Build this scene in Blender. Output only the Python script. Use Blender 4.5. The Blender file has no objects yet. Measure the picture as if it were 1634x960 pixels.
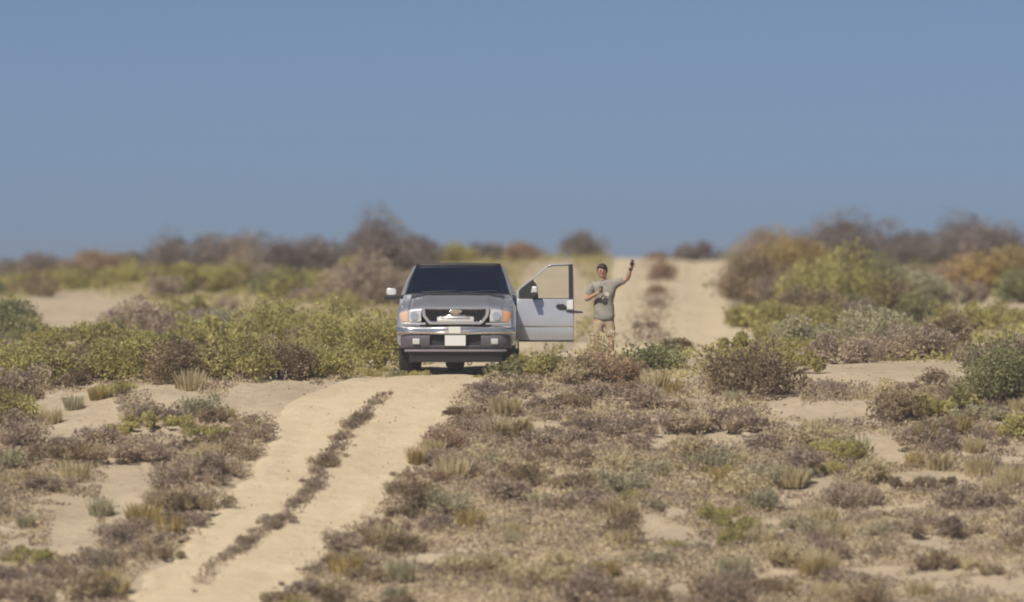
import bpy, bmesh, math, random
import numpy as np
from mathutils import Vector, Matrix, Euler, noise as mnoise

random.seed(7)
rng = np.random.default_rng(7)
R = math.radians

# ------------------------------------------------------------------ camera, sky, sun, exposure
scene = bpy.context.scene
F = 14250.0                      # focal length in photo pixels (1634 wide): a long telephoto
CX, CY = 817.0, 480.0
cam_data = bpy.data.cameras.new("camera")
cam_data.sensor_width = 36.0
cam_data.lens = F / 1634.0 * 36.0
cam_data.clip_start = 1.0
cam_data.clip_end = 20000.0
cam_data.dof.use_dof = True
cam_data.dof.focus_distance = 151.0
cam_data.dof.aperture_fstop = 0.75
cam = bpy.data.objects.new("camera", cam_data)
scene.collection.objects.link(cam)
cam.location = (0, 0, 0)
cam.rotation_euler = (R(90), 0, 0)
scene.camera = cam

SUN_EL, SUN_AZ = 49.0, -150.0     # azimuth from +Y towards +X: behind the camera, to the left
world = bpy.data.worlds.new("World")
scene.world = world
world.use_nodes = True
wn, wl = world.node_tree.nodes, world.node_tree.links
wn.clear()
sky = wn.new('ShaderNodeTexSky')
sky.sky_type = 'NISHITA'
sky.sun_disc = False
sky.sun_elevation = R(SUN_EL)
sky.sun_rotation = R(SUN_AZ)
sky.altitude = 900
sky.air_density = 0.3
sky.dust_density = 1.0
sky.ozone_density = 2.5
bg = wn.new('ShaderNodeBackground')
bg.inputs['Strength'].default_value = 0.067
wo = wn.new('ShaderNodeOutputWorld')
wl.new(sky.outputs[0], bg.inputs[0])
wl.new(bg.outputs[0], wo.inputs[0])

sun_data = bpy.data.lights.new("sun", 'SUN')
sun_data.energy = 4.5
sun_data.angle = R(0.53)
sun_data.color = (1.0, 0.93, 0.82)
sun = bpy.data.objects.new("sun", sun_data)
scene.collection.objects.link(sun)
sdir = Vector((math.sin(R(SUN_AZ)) * math.cos(R(SUN_EL)), math.cos(R(SUN_AZ)) * math.cos(R(SUN_EL)), math.sin(R(SUN_EL))))
sun.rotation_euler = sdir.to_track_quat('Z', 'Y').to_euler()
sun.location = (0, 0, 50)

scene.view_settings.view_transform = 'Standard'
scene.view_settings.look = 'None'
scene.view_settings.gamma = 1.0
scene.view_settings.exposure = 0.10
scene.render.filter_size = 2.0
try:
    scene.cycles.filter_width = 2.0
except Exception:
    pass
scene.cycles.max_bounces = 6
scene.cycles.transparent_max_bounces = 12
scene.cycles.use_denoising = True

C = scene.collection

# ------------------------------------------------------------------ helpers
def tag(o, label=None, cat=None, group=None, kind=None):
    if label: o['label'] = label
    if cat: o['category'] = cat
    if group: o['group'] = group
    if kind: o['kind'] = kind
    return o

def empty(name, loc=(0, 0, 0), rz=0.0):
    o = bpy.data.objects.new(name, None)
    o.empty_display_size = 0.2
    C.objects.link(o)
    o.location = loc
    o.rotation_euler = (0, 0, rz)
    return o

def link_mesh(name, me, mat, parent=None):
    o = bpy.data.objects.new(name, me)
    C.objects.link(o)
    if mat is not None and not me.materials:
        me.materials.append(mat)
    if parent is not None:
        o.parent = parent
    return o

def np_mesh(name, verts, quads):
    me = bpy.data.meshes.new(name)
    n, k = quads.shape
    me.vertices.add(len(verts))
    me.vertices.foreach_set('co', np.ascontiguousarray(verts, dtype=np.float32).ravel())
    me.loops.add(n * k)
    me.loops.foreach_set('vertex_index', np.ascontiguousarray(quads, dtype=np.int32).ravel())
    me.polygons.add(n)
    me.polygons.foreach_set('loop_start', np.arange(0, n * k, k, dtype=np.int32))
    me.polygons.foreach_set('loop_total', np.full(n, k, dtype=np.int32))
    me.update(calc_edges=True)
    me.validate()
    return me

def bm_obj(name, bm, mat, parent=None, smooth=False, bevel=0.0, seg=2):
    bmesh.ops.recalc_face_normals(bm, faces=bm.faces)
    me = bpy.data.meshes.new(name)
    bm.to_mesh(me)
    bm.free()
    if smooth:
        for p in me.polygons: p.use_smooth = True
    o = link_mesh(name, me, mat, parent)
    if bevel > 0:
        m = o.modifiers.new('bevel', 'BEVEL')
        m.width = bevel; m.segments = seg; m.limit_method = 'ANGLE'; m.angle_limit = R(35)
        for p in me.polygons: p.use_smooth = True
        try:
            w = o.modifiers.new('wn', 'WEIGHTED_NORMAL'); w.keep_sharp = True
        except Exception:
            pass
    return o

def add_box(bm, x0, x1, y0, y1, z0, z1):
    vs = [bm.verts.new(p) for p in ((x0,y0,z0),(x1,y0,z0),(x1,y1,z0),(x0,y1,z0),(x0,y0,z1),(x1,y0,z1),(x1,y1,z1),(x0,y1,z1))]
    for f in ((0,3,2,1),(4,5,6,7),(0,1,5,4),(1,2,6,5),(2,3,7,6),(3,0,4,7)):
        bm.faces.new([vs[i] for i in f])

def box(name, x0, x1, y0, y1, z0, z1, mat, parent=None, bevel=0.01):
    bm = bmesh.new(); add_box(bm, x0, x1, y0, y1, z0, z1)
    return bm_obj(name, bm, mat, parent, bevel=bevel)

def add_prism(bm, poly, axis, a, b):
    """poly: 2-D outline; axis 'y': poly is (x,z) swept from y=a to y=b; axis 'x': poly is (y,z)."""
    def pt(p, t):
        return (p[0], t, p[1]) if axis == 'y' else (t, p[0], p[1])
    A = [bm.verts.new(pt(p, a)) for p in poly]
    B = [bm.verts.new(pt(p, b)) for p in poly]
    n = len(poly)
    bm.faces.new(A); bm.faces.new(B[::-1])
    for i in range(n):
        j = (i + 1) % n
        bm.faces.new((A[j], A[i], B[i], B[j]))

def add_ring(bm, outer, inner, a, b):
    """frame between two (x,z) outlines of equal length, y from a to b"""
    n = len(outer)
    L = [[bm.verts.new((p[0], t, p[1])) for p in pl] for pl in (outer, inner) for t in (a, b)]
    oa, ob, ia, ib = L
    for i in range(n):
        j = (i + 1) % n
        for q in ((oa[i], oa[j], ia[j], ia[i]), (ob[j], ob[i], ib[i], ib[j]), (oa[j], oa[i], ob[i], ob[j]), (ia[i], ia[j], ib[j], ib[i])):
            bm.faces.new(q)

def add_loft(bm, sections, cap=True, closed=True):
    rings = [[bm.verts.new(p) for p in s] for s in sections]
    n = len(rings[0])
    for a, b in zip(rings, rings[1:]):
        for i in range(n if closed else n - 1):
            j = (i + 1) % n
            bm.faces.new((a[i], a[j], b[j], b[i]))
    if cap and closed:
        bm.faces.new(rings[0][::-1]); bm.faces.new(rings[-1])

def add_tube(bm, pts, rad, seg=8, cap=True):
    pts = [Vector(p) for p in pts]
    rads = rad if isinstance(rad, (list, tuple)) else [rad] * len(pts)
    rings = []
    for i, p in enumerate(pts):
        d = (pts[min(i + 1, len(pts) - 1)] - pts[max(i - 1, 0)]).normalized()
        up = Vector((0, 0, 1)) if abs(d.z) < 0.9 else Vector((1, 0, 0))
        u = d.cross(up).normalized(); v = d.cross(u).normalized()
        rings.append([bm.verts.new(p + (u * math.cos(2 * math.pi * k / seg) + v * math.sin(2 * math.pi * k / seg)) * rads[i]) for k in range(seg)])
    for a, b in zip(rings, rings[1:]):
        for i in range(seg):
            j = (i + 1) % seg
            bm.faces.new((a[i], a[j], b[j], b[i]))
    if cap:
        bm.faces.new(rings[0][::-1]); bm.faces.new(rings[-1])

def add_revolve_x(bm, prof, cx, cy, cz, seg=32, closed=False):
    """prof: (x offset, radius) pairs, turned about the x axis"""
    rings = []
    for (dx, r) in prof:
        rings.append([bm.verts.new((cx + dx, cy + r * math.cos(2*math.pi*k/seg), cz + r * math.sin(2*math.pi*k/seg))) for k in range(seg)])
    pairs = list(zip(rings, rings[1:]))
    if closed: pairs.append((rings[-1], rings[0]))
    for a, b in pairs:
        for i in range(seg):
            j = (i + 1) % seg
            bm.faces.new((a[i], a[j], b[j], b[i]))
    if not closed:
        bm.faces.new(rings[0][::-1]); bm.faces.new(rings[-1])

def boolean_cut(o, cutters):
    for c in cutters:
        m = o.modifiers.new('cut', 'BOOLEAN'); m.operation = 'DIFFERENCE'; m.object = c; m.solver = 'EXACT'
    dg = bpy.context.evaluated_depsgraph_get(); dg.update()
    me = bpy.data.meshes.new_from_object(o.evaluated_get(dg))
    o.modifiers.clear()
    o.data = me
    for c in cutters:
        bpy.data.objects.remove(c)

# ------------------------------------------------------------------ materials
def principled(name, col, rough=0.6, metal=0.0, coat=0.0, spec=0.5, bump=None, vary=0.0, vscale=3.0):
    m = bpy.data.materials.new(name); m.use_nodes = True
    nt = m.node_tree; p = nt.nodes['Principled BSDF']
    p.inputs['Base Color'].default_value = (*col, 1)
    p.inputs['Roughness'].default_value = rough
    p.inputs['Metallic'].default_value = metal
    p.inputs['Coat Weight'].default_value = coat
    p.inputs['Coat Roughness'].default_value = 0.08
    p.inputs['Specular IOR Level'].default_value = spec
    if vary or bump:
        tc = nt.nodes.new('ShaderNodeTexCoord')
        n = nt.nodes.new('ShaderNodeTexNoise'); n.inputs['Scale'].default_value = vscale; n.inputs['Detail'].default_value = 5
        nt.links.new(tc.outputs['Object'], n.inputs['Vector'])
        if vary:
            r = nt.nodes.new('ShaderNodeValToRGB')
            r.color_ramp.elements[0].position = 0.3; r.color_ramp.elements[1].position = 0.7
            r.color_ramp.elements[0].color = (*[c * (1 - vary) for c in col], 1)
            r.color_ramp.elements[1].color = (*[min(1, c * (1 + vary)) for c in col], 1)
            nt.links.new(n.outputs[0], r.inputs[0]); nt.links.new(r.outputs[0], p.inputs['Base Color'])
        if bump:
            b = nt.nodes.new('ShaderNodeBump'); b.inputs['Strength'].default_value = bump; b.inputs['Distance'].default_value = 0.01
            nt.links.new(n.outputs[0], b.inputs['Height']); nt.links.new(b.outputs[0], p.inputs['Normal'])
    return m

def glass_mat(name, tint, rough=0.02, base_refl=0.06, refl=(1, 1, 1)):
    m = bpy.data.materials.new(name); m.use_nodes = True
    nt = m.node_tree; nt.nodes.clear()
    out = nt.nodes.new('ShaderNodeOutputMaterial')
    t = nt.nodes.new('ShaderNodeBsdfTransparent'); t.inputs[0].default_value = (*tint, 1)
    g = nt.nodes.new('ShaderNodeBsdfGlossy'); g.inputs['Roughness'].default_value = rough; g.inputs[0].default_value = (*refl, 1)
    lw = nt.nodes.new('ShaderNodeFresnel'); lw.inputs['IOR'].default_value = 1.5
    mul = nt.nodes.new('ShaderNodeMath'); mul.operation = 'ADD'; mul.inputs[1].default_value = base_refl
    mx = nt.nodes.new('ShaderNodeMixShader')
    nt.links.new(lw.outputs[0], mul.inputs[0]); nt.links.new(mul.outputs[0], mx.inputs[0])
    nt.links.new(t.outputs[0], mx.inputs[1]); nt.links.new(g.outputs[0], mx.inputs[2])
    nt.links.new(mx.outputs[0], out.inputs[0])
    return m

def sand_material(name, cols, speck, bump=0.5):
    """ground: patches at several scales, pebbles and litter specks, wind ripples as bump"""
    m = bpy.data.materials.new(name); m.use_nodes = True
    nt = m.node_tree; p = nt.nodes['Principled BSDF']; L = nt.links
    p.inputs['Roughness'].default_value = 0.95
    p.inputs['Specular IOR Level'].default_value = 0.15
    g = nt.nodes.new('ShaderNodeNewGeometry')
    def noise(scale, detail=5, rough=0.6):
        n = nt.nodes.new('ShaderNodeTexNoise'); n.inputs['Scale'].default_value = scale
        n.inputs['Detail'].default_value = detail; n.inputs['Roughness'].default_value = rough
        L.new(g.outputs['Position'], n.inputs['Vector']); return n
    n1 = noise(0.55, 6, 0.65); n2 = noise(5.0, 6, 0.7); n3 = noise(38.0, 3, 0.6)
    r1 = nt.nodes.new('ShaderNodeValToRGB')
    r1.color_ramp.elements[0].position = 0.34; r1.color_ramp.elements[0].color = (*cols[0], 1)
    r1.color_ramp.elements[1].position = 0.66; r1.color_ramp.elements[1].color = (*cols[2], 1)
    e = r1.color_ramp.elements.new(0.5); e.color = (*cols[1], 1)
    mixf = nt.nodes.new('ShaderNodeMath'); mixf.operation = 'MULTIPLY_ADD'; mixf.inputs[1].default_value = 0.55; mixf.inputs[2].default_value = 0.0
    L.new(n1.outputs[0], mixf.inputs[0])
    ad = nt.nodes.new('ShaderNodeMath'); ad.operation = 'MULTIPLY_ADD'; ad.inputs[1].default_value = 0.45
    L.new(n2.outputs[0], ad.inputs[0]); L.new(mixf.outputs[0], ad.inputs[2]); L.new(ad.outputs[0], r1.inputs[0])
    r3 = nt.nodes.new('ShaderNodeValToRGB')
    r3.color_ramp.elements[0].position = speck[1]; r3.color_ramp.elements[0].color = (0, 0, 0, 1)
    r3.color_ramp.elements[1].position = speck[1] + 0.07; r3.color_ramp.elements[1].color = (1, 1, 1, 1)
    L.new(n3.outputs[0], r3.inputs[0])
    sc = nt.nodes.new('ShaderNodeMath'); sc.operation = 'MULTIPLY'; sc.inputs[1].default_value = speck[2]
    L.new(r3.outputs[0], sc.inputs[0])
    mx = nt.nodes.new('ShaderNodeMix'); mx.data_type = 'RGBA'
    L.new(sc.outputs[0], mx.inputs[0]); L.new(r1.outputs[0], mx.inputs[6]); mx.inputs[7].default_value = (*speck[0], 1)
    L.new(mx.outputs[2], p.inputs['Base Color'])
    bsum = nt.nodes.new('ShaderNodeMath'); bsum.operation = 'ADD'
    L.new(n2.outputs[0], bsum.inputs[0])
    hs = nt.nodes.new('ShaderNodeMath'); hs.operation = 'MULTIPLY'; hs.inputs[1].default_value = 0.25
    L.new(n3.outputs[0], hs.inputs[0]); L.new(hs.outputs[0], bsum.inputs[1])
    b = nt.nodes.new('ShaderNodeBump'); b.inputs['Strength'].default_value = bump; b.inputs['Distance'].default_value = 0.08
    L.new(bsum.outputs[0], b.inputs['Height']); L.new(b.outputs[0], p.inputs['Normal'])
    return m

def leaf_material(name, c1, c2, c3, transl=0.5):
    m = bpy.data.materials.new(name); m.use_nodes = True
    nt = m.node_tree; nt.nodes.clear(); L = nt.links
    out = nt.nodes.new('ShaderNodeOutputMaterial')
    g = nt.nodes.new('ShaderNodeNewGeometry')
    n = nt.nodes.new('ShaderNodeTexNoise'); n.inputs['Scale'].default_value = 1.9; n.inputs['Detail'].default_value = 3; n.inputs['Roughness'].default_value = 0.65
    L.new(g.outputs['Position'], n.inputs['Vector'])
    ma = nt.nodes.new('ShaderNodeMath'); ma.operation = 'MULTIPLY_ADD'; ma.inputs[1].default_value = 0.10
    L.new(g.outputs['Random Per Island'], ma.inputs[0])
    sb = nt.nodes.new('ShaderNodeMath'); sb.operation = 'SUBTRACT'; sb.inputs[1].default_value = 0.05
    L.new(n.outputs[0], sb.inputs[0]); L.new(sb.outputs[0], ma.inputs[2])
    r = nt.nodes.new('ShaderNodeValToRGB')
    r.color_ramp.elements[0].position = 0.38; r.color_ramp.elements[0].color = (*c1, 1)
    r.color_ramp.elements[1].position = 0.63; r.color_ramp.elements[1].color = (*c3, 1)
    e = r.color_ramp.elements.new(0.5); e.color = (*c2, 1)
    L.new(ma.outputs[0], r.inputs[0])
    d = nt.nodes.new('ShaderNodeBsdfDiffuse'); t = nt.nodes.new('ShaderNodeBsdfTranslucent')
    L.new(r.outputs[0], d.inputs[0]); L.new(r.outputs[0], t.inputs[0])
    mx = nt.nodes.new('ShaderNodeMixShader'); mx.inputs[0].default_value = transl
    L.new(d.outputs[0], mx.inputs[1]); L.new(t.outputs[0], mx.inputs[2]); L.new(mx.outputs[0], out.inputs[0])
    return m

M = {}
M['ground'] = sand_material('dry_soil', [(0.37, 0.30, 0.215), (0.47, 0.385, 0.275), (0.57, 0.48, 0.345)], ((0.24, 0.18, 0.13), 0.58, 0.6), 0.6)
M['track'] = sand_material('pale_sand', [(0.50, 0.41, 0.285), (0.59, 0.49, 0.34), (0.66, 0.565, 0.395)], ((0.33, 0.26, 0.19), 0.60, 0.6), 0.7)
LEAF = {
    'olive':  leaf_material('leaf_olive',  (0.34, 0.30, 0.13), (0.47, 0.43, 0.175), (0.61, 0.56, 0.245)),
    'green':  leaf_material('leaf_green',  (0.20, 0.205, 0.11), (0.30, 0.305, 0.155), (0.43, 0.42, 0.22)),
    'sage':   leaf_material('leaf_sage',   (0.36, 0.34, 0.23), (0.48, 0.45, 0.30), (0.62, 0.58, 0.40)),
    'brown':  leaf_material('leaf_brown',  (0.24, 0.18, 0.12), (0.34, 0.265, 0.17), (0.47, 0.375, 0.24)),
    'purple': leaf_material('leaf_purple', (0.33, 0.26, 0.215), (0.46, 0.375, 0.295), (0.62, 0.52, 0.38)),
    'rust':   leaf_material('leaf_rust',   (0.36, 0.24, 0.18), (0.46, 0.33, 0.23), (0.58, 0.44, 0.28)),
    'gold':   leaf_material('leaf_gold',   (0.34, 0.26, 0.12), (0.47, 0.37, 0.16), (0.62, 0.49, 0.22)),
    'straw':  leaf_material('leaf_straw',  (0.52, 0.44, 0.27), (0.66, 0.57, 0.36), (0.76, 0.68, 0.46)),
    'far':    leaf_material('leaf_far_hazed',    (0.24, 0.20, 0.19), (0.32, 0.27, 0.25), (0.41, 0.36, 0.31)),  # skyline leaves: haze fading mixed into the colour as mauve grey
}
M['twig'] = principled('grey_twig', (0.20, 0.15, 0.12), 0.9, vary=0.3, vscale=8)

# ------------------------------------------------------------------ terrain
COLS = np.array([-200, 0, 400, 620, 720, 850, 1065, 1400, 1634, 1834], float)
PROF = [  # distance, photo height of the ground seen along each column
    (126, [1060]*10),
    (132, [905]*10),
    (138, [785, 785, 780, 780, 780, 785, 790, 795, 795, 795]),
    (143, [700, 700, 690, 685, 685, 690, 700, 705, 705, 705]),
    (147, [632, 630, 616, 604, 602, 610, 624, 630, 632, 634]),
    (150, [610, 606, 600, 597, 597, 600, 604, 606, 608, 610]),
    (153.5, [592, 590, 590, 591, 591, 590, 588, 588, 588, 588]),
    (158, [574, 574, 577, 579, 579, 577, 576, 574, 572, 570]),
    (165, [552, 552, 556, 558, 558, 558, 558, 552, 550, 546]),
    (180, [520, 520, 520, 522, 524, 524, 524, 518, 514, 510]),
    (200, [488, 486, 482, 480, 480, 480, 480, 478, 472, 470]),
    (220, [460, 458, 450, 444, 442, 442, 443, 442, 436, 430]),
    (240, [443, 440, 425, 414, 412, 412, 410, 412, 404, 400]),
    (252, [448, 444, 430, 420, 417, 417, 416, 417, 410, 405]),
]
DS = np.arange(100.0, 300.01, 0.25)
def _col(ci):
    ds = [p[0] for p in PROF]; zs = [(CY - p[1][ci]) / F * p[0] for p in PROF]
    ds = [60, 100, 115] + ds + [262, 285, 330]
    zs = [-4.6, -6.6, -6.0] + zs + [zs[-1] - 0.55, zs[-1] - 2.2, -3.5]
    z = np.interp(DS, ds, zs)
    k = np.exp(-0.5 * (np.arange(-10, 11) / 3.2) ** 2); k /= k.sum()
    zp = np.pad(z, 10, mode='edge')
    return np.convolve(zp, k, mode='valid')
ZT = np.array([_col(i) for i in range(len(COLS))])

def base_z(x, d):
    x = np.asarray(x, float); d = np.asarray(d, float)
    dd = np.clip(d, 100, 300)
    px = np.clip(CX + x * F / np.maximum(dd, 1), COLS[0], COLS[-1])
    fi = np.interp(px, COLS, np.arange(len(COLS)))
    i0 = np.clip(fi.astype(int), 0, len(COLS) - 2); fx = fi - i0
    fx = fx * fx * (3 - 2 * fx)
    fj = (dd - 100) / 0.25
    j0 = np.clip(fj.astype(int), 0, len(DS) - 2); fy = fj - j0
    z = (ZT[i0, j0] * (1 - fx) + ZT[i0 + 1, j0] * fx) * (1 - fy) + (ZT[i0, j0 + 1] * (1 - fx) + ZT[i0 + 1, j0 + 1] * fx) * fy
    near = np.interp(d, [0, 12, 30, 60, 100], [-1.7, -1.75, -3.2, -5.2, float(ZT[3, 0])])
    z = np.where(d < 100, near, z)
    far = np.interp(d, [300, 340, 600, 8000], [float(ZT[3, -1]), -3.4, -4.0, -4.0])
    return np.where(d > 300, far, z)

# a smooth value noise that works on arrays
_P = rng.random((64, 64))
def vnoise(x, y, s, ox=0.0):
    u = np.asarray(x) / s + 13.7 + ox; v = np.asarray(y) / s + 5.1 + ox * 1.7
    iu = np.floor(u).astype(int); iv = np.floor(v).astype(int)
    fu = u - iu; fv = v - iv
    fu = fu * fu * (3 - 2 * fu); fv = fv * fv * (3 - 2 * fv)
    g = lambda a, b: _P[a % 64, b % 64]
    return (g(iu, iv) * (1 - fu) + g(iu + 1, iv) * fu) * (1 - fv) + (g(iu, iv + 1) * (1 - fu) + g(iu + 1, iv + 1) * fu) * fv

# track: photo column of its left and right edge by distance
TR = np.array([  # d, left, right
    (100, -250, 60), (122, 60, 330), (129.8, 200, 432), (132.2, 244, 498), (134.6, 300, 552), (137, 342, 606), (139.6, 388, 648),
    (142.4, 424, 684), (145, 458, 720), (147, 500, 762), (149.2, 560, 806), (151, 600, 848), (154, 626, 880),
    (157.5, 690, 950), (161, 790, 1060), (165.5, 905, 1185), (172, 940, 1192), (180, 960, 1186), (200, 972, 1172),
    (220, 976, 1158), (240, 980, 1152), (252, 982, 1150), (285, 985, 1150)], float)
def track_edges(d):
    l = np.interp(d, TR[:, 0], TR[:, 1]); r = np.interp(d, TR[:, 0], TR[:, 2])
    return (l - CX) / F * d, (r - CX) / F * d
def track_f(x, d):
    """signed distance in metres outside the track (negative inside)"""
    l, r = track_edges(d)
    return np.maximum(l - x, x - r)

def ground_z(x, d):
    z = base_z(x, d)
    t = track_f(x, d)
    off = np.clip(t / 0.5, 0, 1)
    hum = (vnoise(x, d, 1.7) - 0.5) * 0.16 + (vnoise(x, d, 0.6, 3) - 0.5) * 0.07
    hum = hum * off
    dip = -0.07 * np.clip((0.25 - t) / 0.4, 0, 1)
    return z + hum + dip

def gz(x, d): return float(ground_z(np.array([x]), np.array([d]))[0])

def grow(a, b, start, ratio=1.35):
    out = []; s = start; v = a
    while v < b:
        v += s; s *= ratio; out.append(min(v, b))
    return out
fx = np.arange(-16.5, 16.51, 0.15)
xs = np.array([-v for v in grow(16.5, 1400, 0.3)][::-1] + list(fx) + grow(16.5, 1400, 0.3))
ys = np.array([-120, -60, -20] + list(np.arange(0, 126, 4.0)) + list(np.arange(126, 250, 0.2)) + list(np.arange(250, 300, 1.0)) + grow(300, 1600, 2.0))
GX, GY = np.meshgrid(xs, ys)
GZ = ground_z(GX, np.maximum(GY, 0))
nv = GX.size; nx = len(xs)
ii = np.arange(nv).reshape(GX.shape)
quads = np.stack([ii[:-1, :-1], ii[:-1, 1:], ii[1:, 1:], ii[1:, :-1]], -1).reshape(-1, 4)
me = np_mesh('ground', np.stack([GX, GY, GZ], -1).reshape(-1, 3), quads)
me.polygons.foreach_set('use_smooth', np.ones(len(me.polygons), bool))
tag(link_mesh('ground', me, M['ground']), kind='structure')

# sandy track, its own sheet above the soil, with two wheel ruts and ragged edges
td = np.arange(112, 262, 0.15)
l, r = track_edges(td)
l = l - 0.10 + (vnoise(td, td * 0, 0.9, 1) - 0.5) * 0.5 + (vnoise(td, td * 0, 0.25, 2) - 0.5) * 0.22
r = r + 0.10 + (vnoise(td, td * 0 + 9, 0.9, 4) - 0.5) * 0.5 + (vnoise(td, td * 0 + 9, 0.25, 5) - 0.5) * 0.22
K = 33
u = np.linspace(0, 1, K)
TX = l[:, None] * (1 - u) + r[:, None] * u
TY = np.repeat(td[:, None], K, 1)
zb = base_z(TX, TY)
wu = (TX - (l + r)[:, None] / 2)
rut = np.exp(-((np.abs(wu) - 0.72) / 0.26) ** 2)
edge = np.clip(np.minimum(u, 1 - u) / 0.09, 0, 1)[None, :]
gzt = ground_z(TX, TY)
surf = zb - 0.010 - 0.034 * rut + 0.008 * np.sin(TY * 9 + vnoise(TX, TY, 1.0, 8) * 9) * rut + (vnoise(TX, TY, 0.5, 6) - 0.5) * 0.02 + (vnoise(TX, TY, 0.17, 7) - 0.5) * 0.012
TZ = np.maximum(surf, gzt + 0.006) * edge + (gzt - 0.02) * (1 - edge)
ii = np.arange(TX.size).reshape(TX.shape)
quads = np.stack([ii[:-1, :-1], ii[:-1, 1:], ii[1:, 1:], ii[1:, :-1]], -1).reshape(-1, 4)
me = np_mesh('sandy_track', np.stack([TX, TY, TZ], -1).reshape(-1, 3), quads)
me.polygons.foreach_set('use_smooth', np.ones(len(me.polygons), bool))
tag(link_mesh('sandy_track', me, M['track']), kind='structure')

def at(px, py):
    """ground point seen at a photo pixel"""
    d = np.arange(126, 262, 0.1)
    x = (px - CX) / F * d
    h = CY - base_z(x, d) / d * F
    k = np.where(h <= py)[0]
    dd = float(d[k[0]]) if len(k) else 241.0
    x = (px - CX) / F * dd
    return x, dd

# ------------------------------------------------------------------ truck
T = {
    'paint': principled('silver_paint', (0.60, 0.62, 0.66), 0.30, 0.60, 0.6, vary=0.07, vscale=2.5),
    'chrome': principled('dusty_chrome', (0.78, 0.76, 0.75), 0.16, 0.88, 0.4),
    'black': principled('black_plastic', (0.022, 0.02, 0.024), 0.55),
    'grey': principled('grey_plastic', (0.115, 0.105, 0.12), 0.6),
    'rubber': principled('rubber', (0.03, 0.028, 0.028), 0.85, vary=0.4, vscale=6),
    'dark': principled('dusty_underbody', (0.04, 0.034, 0.034), 0.9, vary=0.4, vscale=9),
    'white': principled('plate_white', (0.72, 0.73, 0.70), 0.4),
    'amber': principled('amber_lens', (0.68, 0.34, 0.20), 0.2, 0, 0.5),
    'lamp': principled('lamp_lens', (0.74, 0.75, 0.75), 0.12, 0.35, 1.0),
    'peach': principled('glare_amber_lens', (0.66, 0.47, 0.34), 0.25, 0, 0.5),  # left signal: amber with the sun glare put into its colour
    'gold': principled('gold_badge', (0.75, 0.55, 0.30), 0.3, 0.8),
    'seat': principled('seat_cloth', (0.10, 0.10, 0.12), 0.95),
    'steel': principled('wheel_steel', (0.45, 0.45, 0.46), 0.35, 0.8),
    'mirror': principled('mirror_glass', (0.85, 0.85, 0.86), 0.03, 1.0),
    'glass': glass_mat('windscreen_glass', (0.26, 0.32, 0.50), 0.08, 0.36, (0.62, 0.74, 1.0)),
    'side_glass': glass_mat('door_glass', (0.96, 0.97, 0.96), 0.02, -0.02),
    'rear_glass': glass_mat('rear_glass', (0.10, 0.11, 0.14), 0.03, 0.04),
}
TD = 150.35
truck = empty('pickup_truck', ((727 - CX) / F * TD, TD, float(base_z(np.array([(727 - CX) / F * 151.2]), np.array([151.2]))[0]) - 0.040), R(-1.2))
truck.scale = (1.0, 1.0, 1.022)
TRUCK_Z = truck.location.z
tag(truck, 'silver pickup truck facing the camera on the sandy track with its driver door wide open', 'pickup truck')

def mirror_x(pts): return [(-p[0], *p[1:]) for p in pts]

def cutter(xc, y, z, r, w):
    bm = bmesh.new(); add_revolve_x(bm, [(-w/2, r), (w/2, r)], xc, y, z, 40)
    return bm_obj('cutter', bm, None)

AX1, AX2, WR = 0.86, 4.32, 0.385
# fenders + cab sides + bed: the painted body
fend_y = [0.02, 0.07, 0.16, 0.4, 0.9, 1.42]
fend_w = [0.925, 0.965, 0.99, 1.005, 1.01, 0.995]
fend_z = [1.075, 1.10, 1.125, 1.165, 1.225, 1.285]
bm = bmesh.new()
for s in (-1, 1):
    secs = []
    for y, w, z in zip(fend_y, fend_w, fend_z):
        pts = [(0.60, 0.50), (w - 0.03, 0.50), (w, 0.56), (w + 0.004, 0.80), (w - 0.012, z - 0.13), (w - 0.05, z - 0.045), (w - 0.115, z - 0.005), (0.795, z + 0.012), (0.795, z - 0.05), (0.60, z - 0.10)]
        if y < 0.05:
            pts = [(p[0], max(p[1], 0.835)) for p in pts]
            pts[0] = (0.60, 0.835); pts[1] = (w - 0.02, 0.835); pts[2] = (w - 0.005, 0.85); pts[3] = (w, 0.90)
        secs.append([(s * p[0], y, p[1]) for p in pts])
    add_loft(bm, secs)
body = bm_obj('body', bm, T['paint'], None)
boolean_cut(body, [cutter(0.86 * s, AX1, WR + 0.05, 0.47, 0.7) for s in (-1, 1)])
bm = bmesh.new(); bm.from_mesh(body.data)
# rocker panels, B pillars and cab rear, bed sides, tailgate
for s in (-1, 1):
    add_prism(bm, [(s*0.93, 0.42), (s*0.985, 0.44), (s*0.985, 0.555), (s*0.90, 0.56)], 'y', 1.425, 2.9)
    # quarter panel behind the door with tumblehome, up to the roof
    add_loft(bm, [[(s*0.985, y, 0.56), (s*1.0, y, 0.9), (s*0.975, y, 1.28), (s*0.755, y, 1.80), (s*0.715, y, 1.80), (s*0.93, y, 1.27), (s*0.94, y, 0.56)] for y in (2.52, 2.93)])
    # A pillar
    add_loft(bm, [[(s*0.905, 1.30, 1.345), (s*0.965, 1.38, 1.33), (s*0.93, 1.44, 1.335), (s*0.875, 1.36, 1.35)],
                  [(s*0.845, 1.60, 1.57), (s*0.885, 1.66, 1.57), (s*0.86, 1.71, 1.565), (s*0.81, 1.66, 1.57)],
                  [(s*0.725, 1.94, 1.825), (s*0.765, 1.99, 1.815), (s*0.73, 2.03, 1.80), (s*0.69, 1.99, 1.815)]])
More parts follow.
